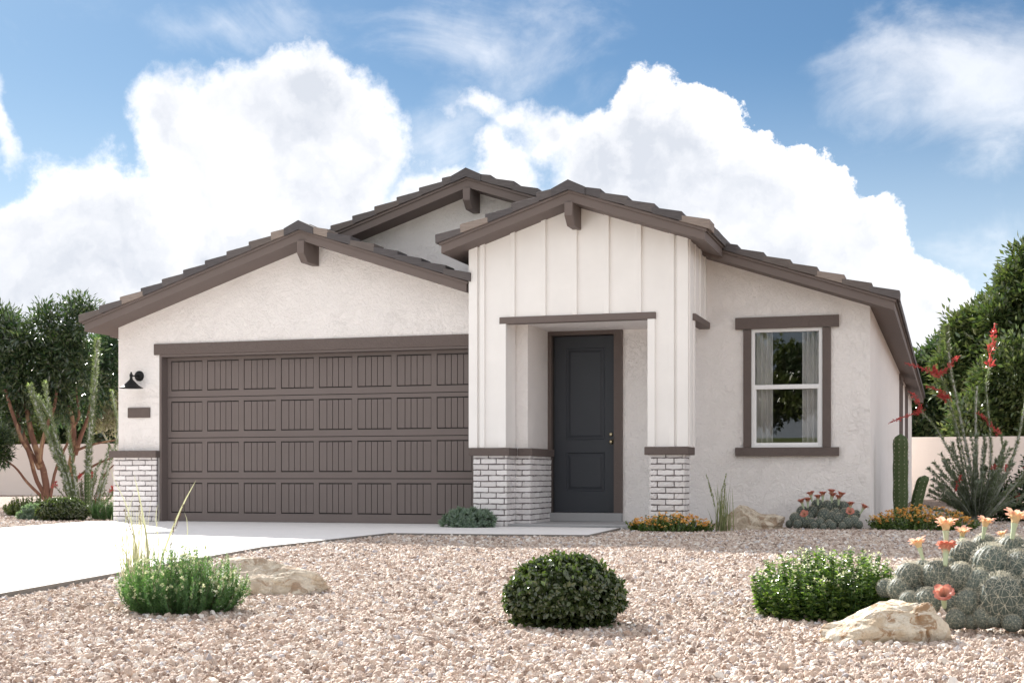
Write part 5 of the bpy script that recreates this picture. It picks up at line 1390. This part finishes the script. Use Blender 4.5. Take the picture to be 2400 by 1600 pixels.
at_ = me.attributes.new('size', 'FLOAT', 'POINT'); at_.data.foreach_set('value', S.astype(np.float32))
go = bpy.data.objects.new('gravel', me); link(go); tag(go, 'pink and buff crushed gravel covering the front yard', 'gravel', kind='stuff')
ng = bpy.data.node_groups.new('gravel', 'GeometryNodeTree')
ng.interface.new_socket('Geometry', in_out='INPUT', socket_type='NodeSocketGeometry'); ng.interface.new_socket('Geometry', in_out='OUTPUT', socket_type='NodeSocketGeometry')
N_ = ng.nodes; Lk = ng.links.new
gi = N_.new('NodeGroupInput'); go_ = N_.new('NodeGroupOutput')
jn = N_.new('GeometryNodeJoinGeometry')
for k in range(9):
    ic = N_.new('GeometryNodeMeshIcoSphere'); ic.inputs['Radius'].default_value = 1.0; ic.inputs['Subdivisions'].default_value = 2
    nt = N_.new('ShaderNodeTexNoise'); nt.noise_dimensions = '4D'; nt.inputs['Scale'].default_value = 0.75; nt.inputs['W'].default_value = k*3.7+1.1; nt.inputs['Detail'].default_value = 2.5
    sub = N_.new('ShaderNodeVectorMath'); sub.operation = 'SUBTRACT'; sub.inputs[1].default_value = (0.5, 0.5, 0.5); Lk(nt.outputs['Color'], sub.inputs[0])
    sc_ = N_.new('ShaderNodeVectorMath'); sc_.operation = 'SCALE'; sc_.inputs[3].default_value = 2.3; Lk(sub.outputs[0], sc_.inputs[0])
    sp_ = N_.new('GeometryNodeSetPosition'); Lk(ic.outputs[0], sp_.inputs['Geometry']); Lk(sc_.outputs[0], sp_.inputs['Offset'])
    ss_ = N_.new('GeometryNodeSetShadeSmooth'); ss_.inputs['Shade Smooth'].default_value = False; Lk(sp_.outputs[0], ss_.inputs['Geometry'])
    sm_ = N_.new('GeometryNodeSetMaterial'); sm_.inputs['Material'].default_value = M['stone']; Lk(ss_.outputs[0], sm_.inputs['Geometry'])
    ti = N_.new('GeometryNodeGeometryToInstance'); Lk(sm_.outputs[0], ti.inputs[0]); Lk(ti.outputs[0], jn.inputs[0])
mtp = N_.new('GeometryNodeMeshToPoints'); Lk(gi.outputs[0], mtp.inputs['Mesh'])
iop = N_.new('GeometryNodeInstanceOnPoints'); Lk(mtp.outputs[0], iop.inputs['Points']); Lk(jn.outputs[0], iop.inputs['Instance']); iop.inputs['Pick Instance'].default_value = True
rv = N_.new('FunctionNodeRandomValue'); rv.data_type = 'FLOAT_VECTOR'; rv.inputs[0].default_value = (0, 0, 0); rv.inputs[1].default_value = (6.28, 6.28, 6.28); Lk(rv.outputs[0], iop.inputs['Rotation'])
na = N_.new('GeometryNodeInputNamedAttribute'); na.data_type = 'FLOAT'; na.inputs['Name'].default_value = 'size'
rs = N_.new('FunctionNodeRandomValue'); rs.data_type = 'FLOAT_VECTOR'; rs.inputs[0].default_value = (0.75, 0.6, 0.5); rs.inputs[1].default_value = (1.35, 1.05, 0.9)
ml = N_.new('ShaderNodeVectorMath'); ml.operation = 'SCALE'; Lk(rs.outputs[0], ml.inputs[0]); Lk(na.outputs[0], ml.inputs[3]); Lk(ml.outputs[0], iop.inputs['Scale'])
Lk(iop.outputs[0], go_.inputs[0])
md = go.modifiers.new('gravel', 'NODES'); md.node_group = ng
